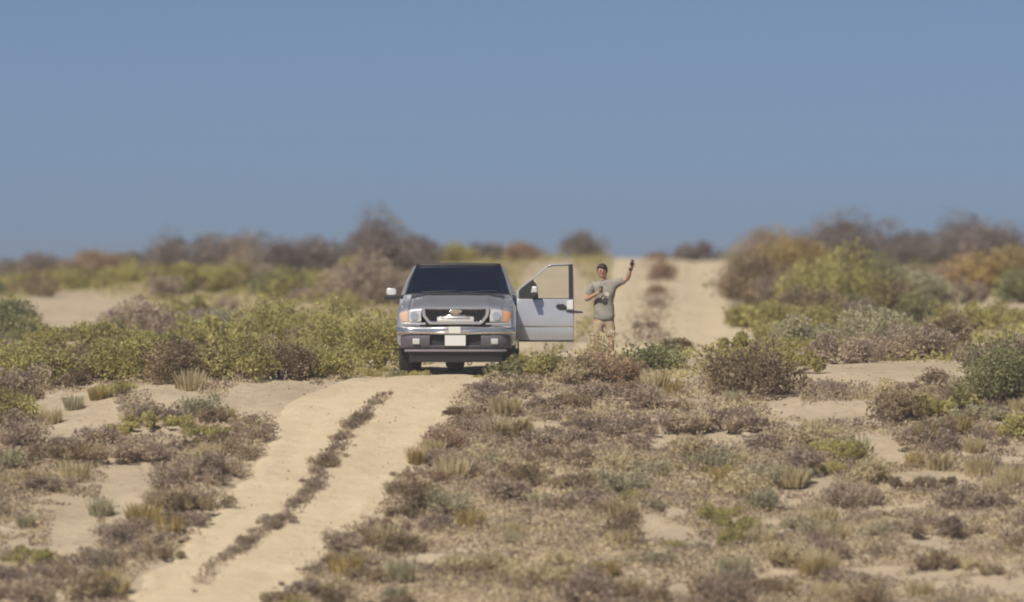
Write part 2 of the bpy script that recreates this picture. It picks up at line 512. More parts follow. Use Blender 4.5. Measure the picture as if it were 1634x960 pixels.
# cowl between the fenders
add_loft(bm, [[(x, 1.36 - 0.05*(1-(x/0.9)**2), 1.335 + 0.03*(1-(x/0.9)**2)), (x, 1.46 - 0.05*(1-(x/0.9)**2), 1.325 + 0.03*(1-(x/0.9)**2)), (x, 1.44, 1.22), (x, 1.40, 1.22)] for x in np.linspace(-0.93, 0.93, 9)])
# cab back wall around the rear window
add_ring(bm, [(-0.96, 0.56), (0.96, 0.56), (0.955, 1.28), (0.74, 1.80), (-0.74, 1.80), (-0.955, 1.28)],
             [(-0.66, 1.30), (0.66, 1.30), (0.70, 1.34), (0.62, 1.72), (-0.62, 1.72), (-0.70, 1.34)], 2.90, 2.95)
tmp = bm_obj('body_rear', bm, T['paint'], None)
bm = bmesh.new()
for s in (-1, 1):
    add_loft(bm, [[(s*0.94, y, 0.56), (s*0.985, y, 0.56), (s*1.005, y, 0.9), (s*0.985, y, 1.24), (s*0.96, y, 1.27), (s*0.86, y, 1.27), (s*0.86, y, 0.95), (s*0.62, y, 0.95), (s*0.62, y, 0.62)] for y in (3.02, 4.0, 5.32)])
bed = bm_obj('bed', bm, T['paint'], None)
boolean_cut(bed, [cutter(0.86 * s, AX2, WR + 0.05, 0.47, 0.7) for s in (-1, 1)])
bm = bmesh.new(); bm.from_mesh(tmp.data); bm.from_mesh(bed.data)
add_box(bm, -0.85, 0.85, 5.28, 5.35, 0.60, 1.27)
add_box(bm, -0.85, 0.85, 3.02, 3.07, 0.60, 1.27)
add_box(bm, -0.85, 0.85, 3.02, 5.28, 0.58, 0.62)
for o in (body, tmp, bed): bpy.data.objects.remove(o)
body = bm_obj('body', bm, T['paint'], truck, bevel=0.008)

# roof
bm = bmesh.new()
secs = []
for y, w, ze, zc in ((1.935, 0.70, 1.805, 1.835), (1.96, 0.73, 1.810, 1.846), (2.15, 0.755, 1.812, 1.853), (2.6, 0.765, 1.812, 1.853), (2.9, 0.755, 1.802, 1.84), (2.955, 0.74, 1.78, 1.82)):
    top = [(w * t, y, ze + (zc - ze) * (1 - abs(t) ** 2.6)) for t in np.linspace(-1, 1, 13)]
    bot = [(w * t * 0.985, y, ze - 0.022 + (zc - ze) * (1 - abs(t) ** 2.6) * 0.7) for t in np.linspace(1, -1, 13)]
    secs.append(top + bot)
add_loft(bm, secs)
bm_obj('roof', bm, T['paint'], truck, smooth=True)

# hood with a raised centre and a rolled lip
bm = bmesh.new()
secs = []
def hood_z(x, y):
    t = abs(x) / 0.785
    z = np.interp(y, [0.0, 0.05, 0.15, 0.5, 1.0, 1.38], [1.105, 1.135, 1.155, 1.215, 1.29, 1.345])
    side = np.interp(y, [0.0, 0.05, 0.15, 0.5, 1.0, 1.38], [1.08, 1.105, 1.13, 1.175, 1.235, 1.29])
    k = 1 - t ** 3
    z = side + (z - side) * k
    z += 0.018 * math.exp(-((abs(x) - 0.50) / 0.06) ** 2) * np.interp(y, [0, 0.2, 1.3], [0, 1, 1])
    return z
for y in (0.0, 0.03, 0.07, 0.15, 0.3, 0.5, 0.75, 1.0, 1.2, 1.33):
    xs_ = np.linspace(-0.785, 0.785, 27)
    bow = lambda x: 0.04 * (abs(x) / 0.785) ** 2 * (1 - y / 1.4)
    secs.append([(x, y - 0.02 + bow(x), hood_z(x, y)) for x in xs_] + [(x, y - 0.02 + bow(x), hood_z(x, y) - 0.045) for x in xs_[::-1]])
add_loft(bm, secs)
bm_obj('hood', bm, T['paint'], truck, smooth=True)

# front fascia strip under lamps, radiator support (dark)
for s in (-1, 1):
    bm = bmesh.new()
    add_loft(bm, [[(s*x, y, 0.842), (s*x, y, 0.872), (s*x, y + 0.06, 0.872), (s*x, y + 0.06, 0.842)] for x, y in ((0.50, -0.035), (0.7, -0.025), (0.88, 0.0), (0.945, 0.03))])
    bm_obj('fascia', bm, T['paint'], truck, bevel=0.004)
bm = bmesh.new()
add_box(bm, -0.72, 0.72, 0.10, 0.14, 0.40, 1.08)
add_box(bm, -0.60, 0.60, 0.14, 1.30, 0.45, 1.05)
add_box(bm, -0.9, 0.9, 0.035, 0.10, 0.80, 0.85)
bm_obj('radiator_support', bm, T['dark'], truck)

# grille
gr = bm = bmesh.new()
outer = [(-0.575, 1.115), (-0.555, 0.985), (-0.47, 0.87), (-0.42, 0.845), (0.42, 0.845), (0.47, 0.87), (0.555, 0.985), (0.575, 1.115)]
inner = [(-0.515, 1.10), (-0.50, 1.0), (-0.435, 0.915), (-0.40, 0.895), (0.40, 0.895), (0.435, 0.915), (0.50, 1.0), (0.515, 1.10)]
add_ring(bm, outer, inner, -0.075, 0.03)
grille = bm_obj('grille', bm, T['chrome'], truck, bevel=0.014, seg=3)
bm = bmesh.new()
for k in range(6):
    z = 0.905 + k * 0.034
    hw = np.interp(z, [0.9, 0.99, 1.1], [0.41, 0.49, 0.515])
    add_box(bm, -hw, hw, -0.035, 0.0, z, z + 0.012)
for k in range(-8, 9):
    x = k * 0.058
    zb_ = np.interp(abs(x), [0.4, 0.5], [0.90, 0.99])
    add_box(bm, x - 0.004, x + 0.004, -0.028, -0.003, zb_, 1.10)
bm_obj('grille_mesh', bm, T['black'], grille)
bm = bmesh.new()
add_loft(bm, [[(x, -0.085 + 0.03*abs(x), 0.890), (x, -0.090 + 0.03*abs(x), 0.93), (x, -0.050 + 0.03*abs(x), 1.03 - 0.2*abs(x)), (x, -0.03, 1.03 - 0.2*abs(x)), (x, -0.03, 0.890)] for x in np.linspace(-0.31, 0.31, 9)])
bm_obj('grille_glint_bar', bm, principled('glint_chrome', (0.90, 0.89, 0.89), 0.22, 0.55), grille, bevel=0.006)  # bar whitened so its colour carries the sun's reflection in the grille
for z_ in (0.945, 0.985):
    bm = bmesh.new()
    add_loft(bm, [[(x, -0.094 + 0.03*abs(x) + (0.02 if z_ > 0.96 else 0.0), z_), (x, -0.094 + 0.03*abs(x) + (0.02 if z_ > 0.96 else 0.0), z_ + 0.009), (x, -0.04, z_ + 0.009), (x, -0.04, z_)] for x in np.linspace(-0.24, 0.24, 5)])
    bm_obj('grille_slot', bm, T['grey'], grille)
bm = bmesh.new()
oval = [(0.115*math.cos(a), 1.06 + 0.036*math.sin(a)) for a in np.linspace(0, 2*math.pi, 28, endpoint=False)]
add_prism(bm, oval, 'y', -0.095, -0.03)
bd = bm_obj('badge', bm, T['chrome'], grille, bevel=0.006)
bm = bmesh.new()
oval = [(0.095*math.cos(a), 1.055 + 0.020*math.sin(a)) for a in np.linspace(0, 2*math.pi, 28, endpoint=False)]
add_prism(bm, oval, 'y', -0.102, -0.09)
bm_obj('badge_centre', bm, T['gold'], grille)

# headlights, each with its turn signal
for s in (-1, 1):
    bm = bmesh.new()
    add_loft(bm, [[(s*x, y, 0.885 + 0.004), (s*x, y - 0.008, 0.98), (s*x, y + 0.015, zt), (s*x, y + 0.09, zt), (s*x, y + 0.09, 0.885)] for x, y, zt in ((0.575, -0.045, 1.085), (0.66, -0.04, 1.088), (0.75, -0.028, 1.085), (0.795, -0.018, 1.08))])
    hl = bm_obj('headlight', bm, T['lamp'], truck, bevel=0.012)
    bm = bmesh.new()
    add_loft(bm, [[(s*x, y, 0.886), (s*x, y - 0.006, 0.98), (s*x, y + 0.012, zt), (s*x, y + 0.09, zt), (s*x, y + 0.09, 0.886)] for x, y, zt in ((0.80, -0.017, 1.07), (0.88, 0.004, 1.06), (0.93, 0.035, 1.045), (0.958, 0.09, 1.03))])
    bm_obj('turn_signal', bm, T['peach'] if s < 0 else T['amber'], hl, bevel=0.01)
    bm = bmesh.new()
    add_revolve_x(bm, [(0, 0.07), (0.005, 0.07)], 0, 0, 0, 20)
    for v in bm.verts: v.co = Vector((s * 0.69 + v.co.y, -0.057 + v.co.x, 0.985 + v.co.z))
    bm_obj('reflector', bm, T['mirror'], hl)

# bumper: chrome upper blade
bm = bmesh.new()
secs = []
for x in np.linspace(-1.0, 1.0, 25):
    a = abs(x)
    y = -0.17 - 0.02 * math.exp(-(a / 0.3) ** 4) + 0.05 * a ** 2 + 0.17 * max(0, (a - 0.78) / 0.22) ** 2
    zt = 0.812 - 0.01 * a
    dipz = 0.02 * math.exp(-(a / 0.22) ** 4)
    zb_ = 0.655 + 0.03 * a + 0.02
    secs.append([(x, y + 0.05, zt), (x, y + 0.012, zt - 0.012), (x, y, zt - 0.045 - dipz), (x, y + 0.008, zt - 0.085), (x, y - 0.004, zb_ + 0.03), (x, y + 0.02, zb_), (x, y + 0.09, zb_), (x, y + 0.12, zt)])
add_loft(bm, secs)
bump = bm_obj('bumper', bm, T['chrome'], truck, smooth=True)
em = bump.modifiers.new('b', 'BEVEL'); em.width = 0.006; em.limit_method = 'ANGLE'; em.angle_limit = R(40)
box('bumper_glint', -0.11, 0.09, -0.20, -0.165, 0.70, 0.808, T['white'], bump, 0.006)  # white block standing in for the sun glint at the bumper centre
# lower valance with a centre opening
bm = bmesh.new()
def val_y(a): return -0.14 + 0.05 * a ** 2 + 0.2 * max(0, (a - 0.72) / 0.24) ** 2
for s in (-1, 1):
    secs = []
    for x in np.linspace(0.43, 0.95, 9):
        y = val_y(x)
        secs.append([(s*x, y, 0.665), (s*x, y - 0.01, 0.60), (s*x, y + 0.01, 0.50), (s*x, y + 0.05, 0.42 + 0.04*x), (s*x, y + 0.12, 0.42 + 0.04*x), (s*x, y + 0.12, 0.665)])
    add_loft(bm, secs)
secs = []
for x in np.linspace(-0.43, 0.43, 9):
    y = val_y(abs(x))
    secs.append([(x, y, 0.50), (x, y + 0.012, 0.47), (x, y + 0.05, 0.42), (x, y + 0.12, 0.42), (x, y + 0.12, 0.50)])
add_loft(bm, secs)
bm_obj('valance', bm, T['grey'], truck, bevel=0.008)
bm = bmesh.new()
secs = []
for x in np.linspace(-0.86, 0.86, 15):
    y = val_y(abs(x)) - 0.015
    secs.append([(x, y, 0.435), (x, y + 0.0, 0.40), (x, y + 0.04, 0.395), (x, y + 0.04, 0.435)])
add_loft(bm, secs)
bm_obj('valance_lip', bm, principled('lip_grey', (0.24, 0.22, 0.24), 0.5), truck, bevel=0.004)
box('air_intake', -0.43, 0.43, -0.06, 0.02, 0.49, 0.66, T['black'], truck, 0)
for s in (-1, 1):
    bm = bmesh.new()
    add_loft(bm, [[(s*x, val_y(x) - 0.025, 0.52), (s*x, val_y(x) - 0.035, 0.57), (s*x, val_y(x) - 0.02, 0.615), (s*x, val_y(x) + 0.05, 0.615), (s*x, val_y(x) + 0.05, 0.52)] for x in (0.60, 0.66, 0.72)])
    bm_obj('fog_light', bm, T['lamp'], truck, bevel=0.008)
    box('tow_hook', s*0.49 - 0.025, s*0.49 + 0.025, -0.16, -0.05, 0.455, 0.48, T['black'], truck, 0.008)
pl = box('license_plate', -0.175, 0.175, -0.195, -0.185, 0.495, 0.668, T['white'], truck, 0.004)
box('plate_frame', -0.185, 0.185, -0.186, -0.15, 0.485, 0.676, T['black'], pl, 0.004)
# air dam, crossmember, differential
bm = bmesh.new()
add_loft(bm, [[(x, val_y(abs(x)) + 0.04, 0.415), (x, val_y(abs(x)) + 0.06, 0.225), (x, val_y(abs(x)) + 0.09, 0.225), (x, val_y(abs(x)) + 0.09, 0.415)] for x in np.linspace(-0.78, 0.78, 11)])
bm_obj('air_dam', bm, T['black'], truck, bevel=0.005)
bm = bmesh.new()
add_tube(bm, [(-0.7, AX1, 0.37), (-0.2, AX1, 0.30), (0.2, AX1, 0.30), (0.7, AX1, 0.37)], [0.05, 0.06, 0.06, 0.05], 12)
add_box(bm, -0.45, 0.45, 0.45, 0.6, 0.24, 0.34)
for s in (-1, 1): add_box(bm, s*0.45 - 0.05, s*0.45 + 0.05, 0.2, 5.2, 0.42, 0.56)
add_box(bm, -0.62, 0.62, 1.3, 2.9, 0.40, 0.46)
bm_obj('underbody', bm, T['dark'], truck, bevel=0.01)
bm = bmesh.new()
add_loft(bm, [[(cx_ + r_*math.cos(a), y, z_ + r_*0.95*math.sin(a)) for a in np.linspace(0, 2*math.pi, 16, endpoint=False)] for y, r_, z_, cx_ in ((0.62, 0.07, 0.22, -0.03), (0.68, 0.14, 0.21, -0.03), (0.80, 0.165, 0.215, -0.03), (0.95, 0.15, 0.22, -0.03), (1.08, 0.08, 0.26, -0.03))])
bm_obj('differential', bm, T['dark'], truck, smooth=True)
bm = bmesh.new()
add_tube(bm, [(0.20, 0.30, 0.28), (0.20, 0.28, 0.20), (0.225, 0.27, 0.17), (0.26, 0.28, 0.19), (0.26, 0.30, 0.27)], 0.012, 8)
bm_obj('tow_ring', bm, T['steel'], truck, smooth=True)

# wheels
def wheel(s, ya):
    w = empty('wheel', (s * 0.845, ya, WR)); w.parent = truck
    bm = bmesh.new()
    prof = [(-0.125, 0.22), (-0.13, 0.30), (-0.12, 0.36), (-0.09, WR), (0.09, WR), (0.12, 0.36), (0.13, 0.30), (0.125, 0.22), (0.0, 0.205)]
    add_revolve_x(bm, prof, 0, 0, 0, 40, closed=True)
    # tread blocks
    for k in range(30):
        a = 2 * math.pi * k / 30
        for xx, da in ((-0.06, 0), (0.0, 0.1), (0.06, 0)):
            c = Vector((xx, (WR + 0.002) * math.cos(a + da), (WR + 0.002) * math.sin(a + da)))
            rot = Matrix.Rotation(a + da, 3, 'X')
            vs = [bm.verts.new(c + rot @ Vector((dx, dy, dz))) for dx, dy, dz in ((-0.024,-0.01,-0.025),(0.024,-0.01,-0.025),(0.024,-0.01,0.025),(-0.024,-0.01,0.025),(-0.022,0.008,-0.022),(0.022,0.008,-0.022),(0.022,0.008,0.022),(-0.022,0.008,0.022))]
            for f in ((4,5,6,7),(0,1,5,4),(1,2,6,5),(2,3,7,6),(3,0,4,7)): bm.faces.new([vs[i] for i in f])
    bm_obj('tyre', bm, T['rubber'], w, smooth=False)
    bm = bmesh.new()
    add_revolve_x(bm, [(-0.11, 0.215), (s*0.05, 0.20), (s*0.07, 0.10), (s*0.10, 0.07), (s*0.115, 0.0001)] if s > 0 else [(0.11, 0.215), (-0.05, 0.20), (-0.07, 0.10), (-0.10, 0.07), (-0.115, 0.0001)], 0, 0, 0, 30)
    bm_obj('rim', bm, T['steel'], w, smooth=True)
for s in (-1, 1):
    wheel(s, AX1); wheel(s, AX2)
for s in (-1, 1):
    for ya in (AX1, AX2):
        bm = bmesh.new()
        add_loft(bm, [[(s*x, ya + 0.46*math.cos(a)*k, WR + 0.05 + 0.46*math.sin(a)*k) for a in np.linspace(0.0, math.pi, 12) for k in (1.0,)] + [(s*x, ya + 0.44*math.cos(a), WR + 0.05 + 0.44*math.sin(a)) for a in np.linspace(math.pi, 0.0, 12)] for x in (0.60, 0.96)])
        bm_obj('wheel_liner', bm, T['black'], truck)

# windscreen, rear glass
bm = bmesh.new()
N = 13
grid = []
for j in range(7):
    v = j / 6
    row = []
    for i in range(N):
        t = -1 + 2 * i / (N - 1)
        hw = 0.885 * (1 - v) + 0.715 * v
        y = (1.345 * (1 - v) + 1.935 * v) - 0.075 * (1 - t * t) * (1 - 0.3 * v)
        z = (1.352 * (1 - v) + 1.822 * v) + 0.012 * (1 - t * t) + 0.018 * math.sin(math.pi * v)
        row.append(bm.verts.new((t * hw, y, z)))
    grid.append(row)
for a, b in zip(grid, grid[1:]):
    for i in range(N - 1):
        bm.faces.new((a[i], a[i+1], b[i+1], b[i]))
ws = bm_obj('windshield', bm, T['glass'], truck, smooth=True)
bm = bmesh.new()
path = [(grid_t * 0.885, 1.345 - 0.075 * (1 - grid_t ** 2) - 0.004, 1.350 + 0.012 * (1 - grid_t ** 2)) for grid_t in np.linspace(-1, 1, 13)]
add_tube(bm, path, 0.010, 6)
path = [(t * 0.715, 1.935 - 0.053 * (1 - t * t) - 0.004, 1.824 + 0.012 * (1 - t * t)) for t in np.linspace(-1, 1, 13)]
add_tube(bm, path, 0.034, 8)
for s in (-1, 1): add_tube(bm, [(s*0.885, 1.34, 1.352), (s*0.80, 1.64, 1.60), (s*0.715, 1.93, 1.822)], 0.010, 6)
bm_obj('windshield_seal', bm, T['black'], ws, smooth=True)
bm = bmesh.new()
add_prism(bm, [(-0.69, 1.30), (0.69, 1.30), (0.70, 1.34), (0.63, 1.73), (-0.63, 1.73), (-0.70, 1.34)], 'y', 2.92, 2.926)
bm_obj('rear_window', bm, T['rear_glass'], truck)
for x0, x1 in ((-0.62, -0.02), (0.06, 0.66)):
    bm = bmesh.new()
    n_ = 6
    pts = []
    for k in range(n_):
        t = k / (n_ - 1); x = x0 + (x1 - x0) * t; u_ = x / 0.885
        pts.append((x, 1.345 - 0.075 * (1 - u_ * u_) - 0.02 + 0.05 * t, 1.365 + 0.03 * t + 0.012))
    add_tube(bm, pts, 0.007, 6)
    bm_obj('wiper', bm, T['black'], truck)

# interior
bm = bmesh.new()
add_loft(bm, [[(x, 1.42, 1.10), (x, 1.44, 1.31), (x, 1.62, 1.325), (x, 1.75, 1.27), (x, 1.72, 1.05)] for x in (-0.88, 0.88)])
add_box(bm, -0.88, 0.88, 1.40, 1.45, 0.5, 1.2)
add_box(bm, -0.90, 0.90, 1.42, 2.90, 0.50, 0.54)
bm_obj('dashboard', bm, T['black'], truck, bevel=0.01)
for xc in (-0.42, 0.42):
    bm = bmesh.new()
    add_loft(bm, [[(xc - w/2, y, z), (xc + w/2, y, z), (xc + w/2, y + 0.14, z), (xc - w/2, y + 0.14, z)] for y, z, w in ((2.38, 0.85, 0.56), (2.44, 1.1, 0.58), (2.54, 1.42, 0.50), (2.56, 1.48, 0.40))])
    add_box(bm, xc - 0.29, xc + 0.29, 1.95, 2.45, 0.72, 0.90)
    st = bm_obj('seat', bm, T['seat'], truck, bevel=0.04, seg=3)
    bm = bmesh.new(); add_box(bm, xc - 0.13, xc + 0.13, 2.55, 2.65, 1.50, 1.68)
    bm_obj('headrest', bm, T['seat'], st, bevel=0.04, seg=3)
bm = bmesh.new()
ring = []
ctr = Vector((0.40, 1.84, 1.20)); ax = Vector((0, -0.80, -0.45)).normalized()
uu = Vector((1, 0, 0)); vv = ax.cross(uu)
add_tube(bm, [ctr + (uu*math.cos(a) + vv*math.sin(a)) * 0.19 for a in np.linspace(0, 2*math.pi, 25)], 0.014, 6, cap=False)
add_tube(bm, [ctr - uu*0.18, ctr, ctr + uu*0.18], 0.016, 6)
add_tube(bm, [ctr, ctr + ax * 0.25], 0.03, 8)
bm_obj('steering_wheel', bm, T['black'], truck)
box('rear_view_mirror', -0.12, 0.12, 1.83, 1.86, 1.68, 1.745, T['black'], truck, 0.015)

# closed passenger door (picture left)
bm = bmesh.new()
add_loft(bm, [[(-0.99, y, 0.565), (-1.012, y, 0.9), (-0.985, y, 1.265), (-0.93, y, 1.265), (-0.94, y, 0.565)] for y in (1.435, 2.0, 2.51)])
pd = bm_obj('door', bm, T['paint'], truck, bevel=0.008)
bm = bmesh.new()
P = lambda y, z: (-(0.975 - (z - 1.27) * 0.42), y, z)
add_tube(bm, [P(1.46, 1.27), P(1.50, 1.34), P(1.80, 1.64), P(2.02, 1.79), P(2.49, 1.80), P(2.50, 1.27)], 0.022, 6)
bm_obj('window_frame', bm, T['black'], pd)
bm = bmesh.new()
vs = [bm.verts.new(P(*q)) for q in ((1.47, 1.265), (1.50, 1.34), (1.80, 1.64), (2.02, 1.79), (2.49, 1.80), (2.49, 1.265))]
bm.faces.new(vs)
bm_obj('window_glass', bm, T['side_glass'], pd)
bm = bmesh.new(); add_box(bm, -1.03, -1.005, 2.28, 2.44, 1.08, 1.13)
bm_obj('handle', bm, T['black'], pd, bevel=0.006)

BC = principled('bright_mirror_shell', (0.80, 0.79, 0.78), 0.25, 0.4, 0.5)
def side_mirror(parent, base, out, back, mname):
    """mirror pod: arm, housing and glass; out = unit vector away from the door, back = unit vector to the rear"""
    b = Vector(base); o_, k_, z_ = Vector(out), Vector(back), Vector((0, 0, 1))
    bm = bmesh.new()
    def P3(a, c, h): return b + o_ * a + k_ * c + z_ * h
    add_loft(bm, [[P3(a, -0.05 + t, 0.02 + lo), P3(a, 0.06, 0.02 + lo), P3(a, 0.06, 0.02 + hi), P3(a, -0.03 + t, 0.02 + hi)] for a, lo, hi, t in ((0.06, 0.035, 0.095, 0.02), (0.09, 0.012, 0.122, 0.0), (0.20, 0.010, 0.130, 0.0), (0.235, 0.025, 0.115, 0.02))])
    m = bm_obj(mname, bm, BC, parent, bevel=0.015, seg=3)
    bm = bmesh.new()
    vs = [bm.verts.new(P3(a, 0.063, h)) for a, h in ((0.09, 0.045), (0.22, 0.045), (0.22, 0.135), (0.09, 0.135))]
    bm.faces.new(vs)
    bm_obj('mirror_glass', bm, T['mirror'], m)
    bm = bmesh.new()
    add_loft(bm, [[P3(a, -0.045, h0), P3(a, 0.045, h0), P3(a, 0.045, h1), P3(a, -0.045, h1)] for a, h0, h1 in ((-0.02, -0.03, 0.04), (0.10, -0.045, 0.02), (0.275, -0.04, 0.022))])
    bm_obj('mirror_base', bm, T['black'], m, bevel=0.01)
    return m
side_mirror(truck, (-0.985, 1.60, 1.30), (-1, 0, 0), (0, 1, 0), 'side_mirror')

# open driver door (picture right): local x runs from the hinge to the latch edge, -y is the outer skin
door = empty('driver_door', (1.0, 1.47, 0), R(-2.0))
door.parent = truck
bm = bmesh.new()
DL = 0.975
def dskin(z): return -0.03 - 0.045 * math.exp(-((z - 0.92) / 0.28) ** 2)
zs_ = [0.58, 0.62, 0.72, 0.80, 0.815, 0.95, 1.10, 1.20, 1.262]
secs = []
for x in (0.0, 0.02, 0.1, 0.3, 0.6, 0.85, 0.955, DL):
    e_ = 0.012 if x in (0.0, DL) else 0.0
    crease = lambda z: 0.016 if abs(z - 0.80) < 0.009 else 0.0
    secs.append([(x, dskin(z) + e_ + crease(z), z) for z in zs_] + [(x, 0.05, z) for z in zs_[::-1]])
add_loft(bm, secs)
dpan = bm_obj('door_panel', bm, T['paint'], door, smooth=False, bevel=0.006)
bm = bmesh.new()
fo = [(0.0, 1.255), (0.0, 1.40), (0.05, 1.455), (0.33, 1.665), (0.52, 1.825), (0.62, 1.848), (0.955, 1.856), (DL, 1.255)]
fi = [(0.04, 1.275), (0.04, 1.395), (0.08, 1.445), (0.36, 1.652), (0.54, 1.800), (0.63, 1.820), (0.885, 1.826), (0.89, 1.275)]
add_ring(bm, fo, fi, -0.02, 0.03)
bm_obj('window_frame', bm, T['paint'], door, bevel=0.006)
bm = bmesh.new()
add_prism(bm, [(0.887, 1.262), (0.962, 1.262), (0.952, 1.848), (0.882, 1.842)], 'y', -0.030, -0.018)
bm_obj('pillar_trim', bm, T['black'], door, bevel=0.003)
bm = bmesh.new()
add_tube(bm, [(0.04, -0.024, 1.268), (0.89, -0.024, 1.268)], 0.014, 6)
bm_obj('weather_strip', bm, T['black'], door)
bm = bmesh.new()
add_tube(bm, [(0.53, -0.022, 1.803), (0.63, -0.022, 1.822), (0.885, -0.022, 1.829)], 0.011, 6)
bm_obj('weather_strip', bm, T['black'], door)
box('bottom_seal', 0.03, DL - 0.01, -0.05, 0.04, 0.555, 0.582, T['black'], door, 0)
bm = bmesh.new()
add_prism(bm, [(0.035, 1.27), (0.035, 1.395), (0.08, 1.445), (0.27, 1.59), (0.34, 1.50), (0.37, 1.27)], 'y', -0.026, 0.02)
bm_obj('mirror_sail', bm, T['black'], door, bevel=0.004)
bm = bmesh.new()
add_prism(bm, [(0.34, 1.27), (0.33, 1.52), (0.36, 1.655), (0.54, 1.803), (0.63, 1.823), (0.885, 1.829), (0.889, 1.27)], 'y', 0.004, 0.009)
bm_obj('window_glass', bm, T['side_glass'], door)
side_mirror(door, (0.30, -0.03, 1.33), (0, -1, 0), (1, 0, 0), 'mirror')
bm = bmesh.new()
add_prism(bm, [(0.66, 1.145), (0.70, 1.185), (0.80, 1.185), (0.86, 1.13), (0.84, 1.09), (0.72, 1.09)], 'y', -0.085, -0.04)
bm_obj('handle', bm, T['black'], door, bevel=0.012)
bm = bmesh.new()
add_prism(bm, [(0.855, 1.09), (0.862, 1.235), (0.965, 1.245), (0.965, 1.09)], 'y', -0.075, -0.03)
bm_obj('white_block', bm, T['white'], door, bevel=0.01)  # plain white block between the handle and the door edge
bm = bmesh.new()
add_prism(bm, [(0.84, 1.055), (0.85, 1.085), (1.12, 1.062), (1.13, 1.03), (1.0, 1.03)], 'y', -0.085, -0.03)
bm_obj('latch_bar', bm, T['black'], door, bevel=0.008)
bm = bmesh.new()
add_box(bm, 0.1, 0.8, 0.05, 0.13, 0.95, 1.0)
add_box(bm, 0.04, 0.93, 0.045, 0.065, 0.62, 1.24)
bm_obj('door_trim', bm, T['seat'], door, bevel=0.01)
for z in (0.72, 1.12): box('hinge', -0.06, 0.02, -0.01, 0.04, z, z + 0.08, T['black'], door, 0.005)

# ------------------------------------------------------------------ person
def skin_obj(name, verts, edges, radii, mat, parent, root=0, sub=2):
    me = bpy.data.meshes.new(name)
    me.from_pydata([tuple(v) for v in verts], edges, [])
    o = bpy.data.objects.new(name, me); C.objects.link(o)
    m = o.modifiers.new('skin', 'SKIN'); m.use_smooth_shade = True
    for i, v in enumerate(me.skin_vertices[0].data):
        r_ = radii[i]
        v.radius = (r_, r_) if not isinstance(r_, tuple) else r_
        v.use_root = (i == root)
    s_ = o.modifiers.new('sub', 'SUBSURF'); s_.levels = sub; s_.render_levels = sub
    dg = bpy.context.evaluated_depsgraph_get(); dg.update()
    m2 = bpy.data.meshes.new_from_object(o.evaluated_get(dg))
    o.modifiers.clear(); o.data = m2
    m2.materials.clear(); m2.materials.append(mat)
    for p in m2.polygons: p.use_smooth = True
    o.parent = parent
    return o

PD = 153.6
px_, = [(964 - CX) / F * PD]
person = empty('person', (px_, PD, gz(px_, PD) - 0.025))
tag(person, 'dark-haired person in a grey T-shirt beside the open truck door, one arm raised', 'person')
skin = principled('skin', (0.50, 0.27, 0.20), 0.6, vary=0.08, vscale=10)
hair_m = principled('dark_hair', (0.02, 0.014, 0.014), 0.7, bump=0.6, vscale=60)
shirt_m = principled('grey_cotton', (0.30, 0.28, 0.245), 0.95, vary=0.15, vscale=9, bump=1.0)
print_m = principled('white_print', (0.62, 0.58, 0.52), 0.9)
short_m = principled('khaki_cotton', (0.44, 0.34, 0.23), 0.95, vary=0.15, vscale=9, bump=1.0)
shoe_m = principled('dusty_shoe', (0.16, 0.12, 0.10), 0.8, vary=0.3, vscale=20)
dark_m = principled('dark_gadget', (0.02, 0.02, 0.025), 0.3)

SH_L, EL_L, WR_L = Vector((-0.185, 0.0, 1.475)), Vector((-0.315, -0.03, 1.205)), Vector((-0.125, -0.205, 1.315))
SH_R, EL_R, WR_R = Vector((0.185, 0.0, 1.485)), Vector((0.400, -0.12, 1.56)), Vector((0.462, -0.225, 1.755))
V, E, RR = [], [], []
def jv(p, r, parent=None):
    V.append(Vector(p)); RR.append(r); i = len(V) - 1
    if parent is not None: E.append((parent, i))
    return i
pel = jv((0, 0, 0.94), (0.155, 0.11))
wai = jv((0.0, 0, 1.10), (0.145, 0.10), pel)
che = jv((0.0, 0.0, 1.30), (0.165, 0.115), wai)
upc = jv((-0.002, 0.01, 1.44), (0.13, 0.095), che)
nec = jv((-0.008, 0.005, 1.54), 0.058, upc)
nk2 = jv((-0.016, -0.01, 1.60), 0.056, nec)
hd1 = jv((-0.026, -0.022, 1.655), (0.070, 0.078), nk2)
hd2 = jv((-0.032, -0.022, 1.715), (0.078, 0.092), hd1)
hd3 = jv((-0.034, -0.015, 1.765), (0.060, 0.072), hd2)
for SH, EL, WR_ in ((SH_L, EL_L, WR_L), (SH_R, EL_R, WR_R)):
    a = jv(SH, 0.058, upc)
    b = jv(SH.lerp(EL, 0.5), 0.050, a)
    c = jv(EL, 0.041, b)
    d_ = jv(EL.lerp(WR_, 0.35), 0.042, c)
    e_ = jv(WR_, (0.026, 0.026), d_)
    hdir = (WR_ - EL).normalized()
    palm = WR_ + hdir * 0.055
    jv(palm, (0.036, 0.022), e_)
legs = []
for s, kx, ax_ in ((-1, -0.125, -0.14), (1, 0.12, 0.135)):
    hp = jv((s * 0.095, 0, 0.86), 0.092, pel)
    t1 = jv((s * 0.105, -0.01, 0.68), 0.080, hp)
    kn = jv((kx, -0.02, 0.48), 0.056, t1)
    cf = jv((kx + s * 0.005, 0.015, 0.34), 0.056, kn)
    an = jv((ax_, 0.01, 0.09), 0.034, cf)
    ht = jv((ax_, -0.03, 0.045), 0.036, an)
    jv((ax_ + s * 0.02, -0.16, 0.03), 0.030, ht)
body_o = skin_obj('person_body', V, E, RR, skin, person, 0, 2)
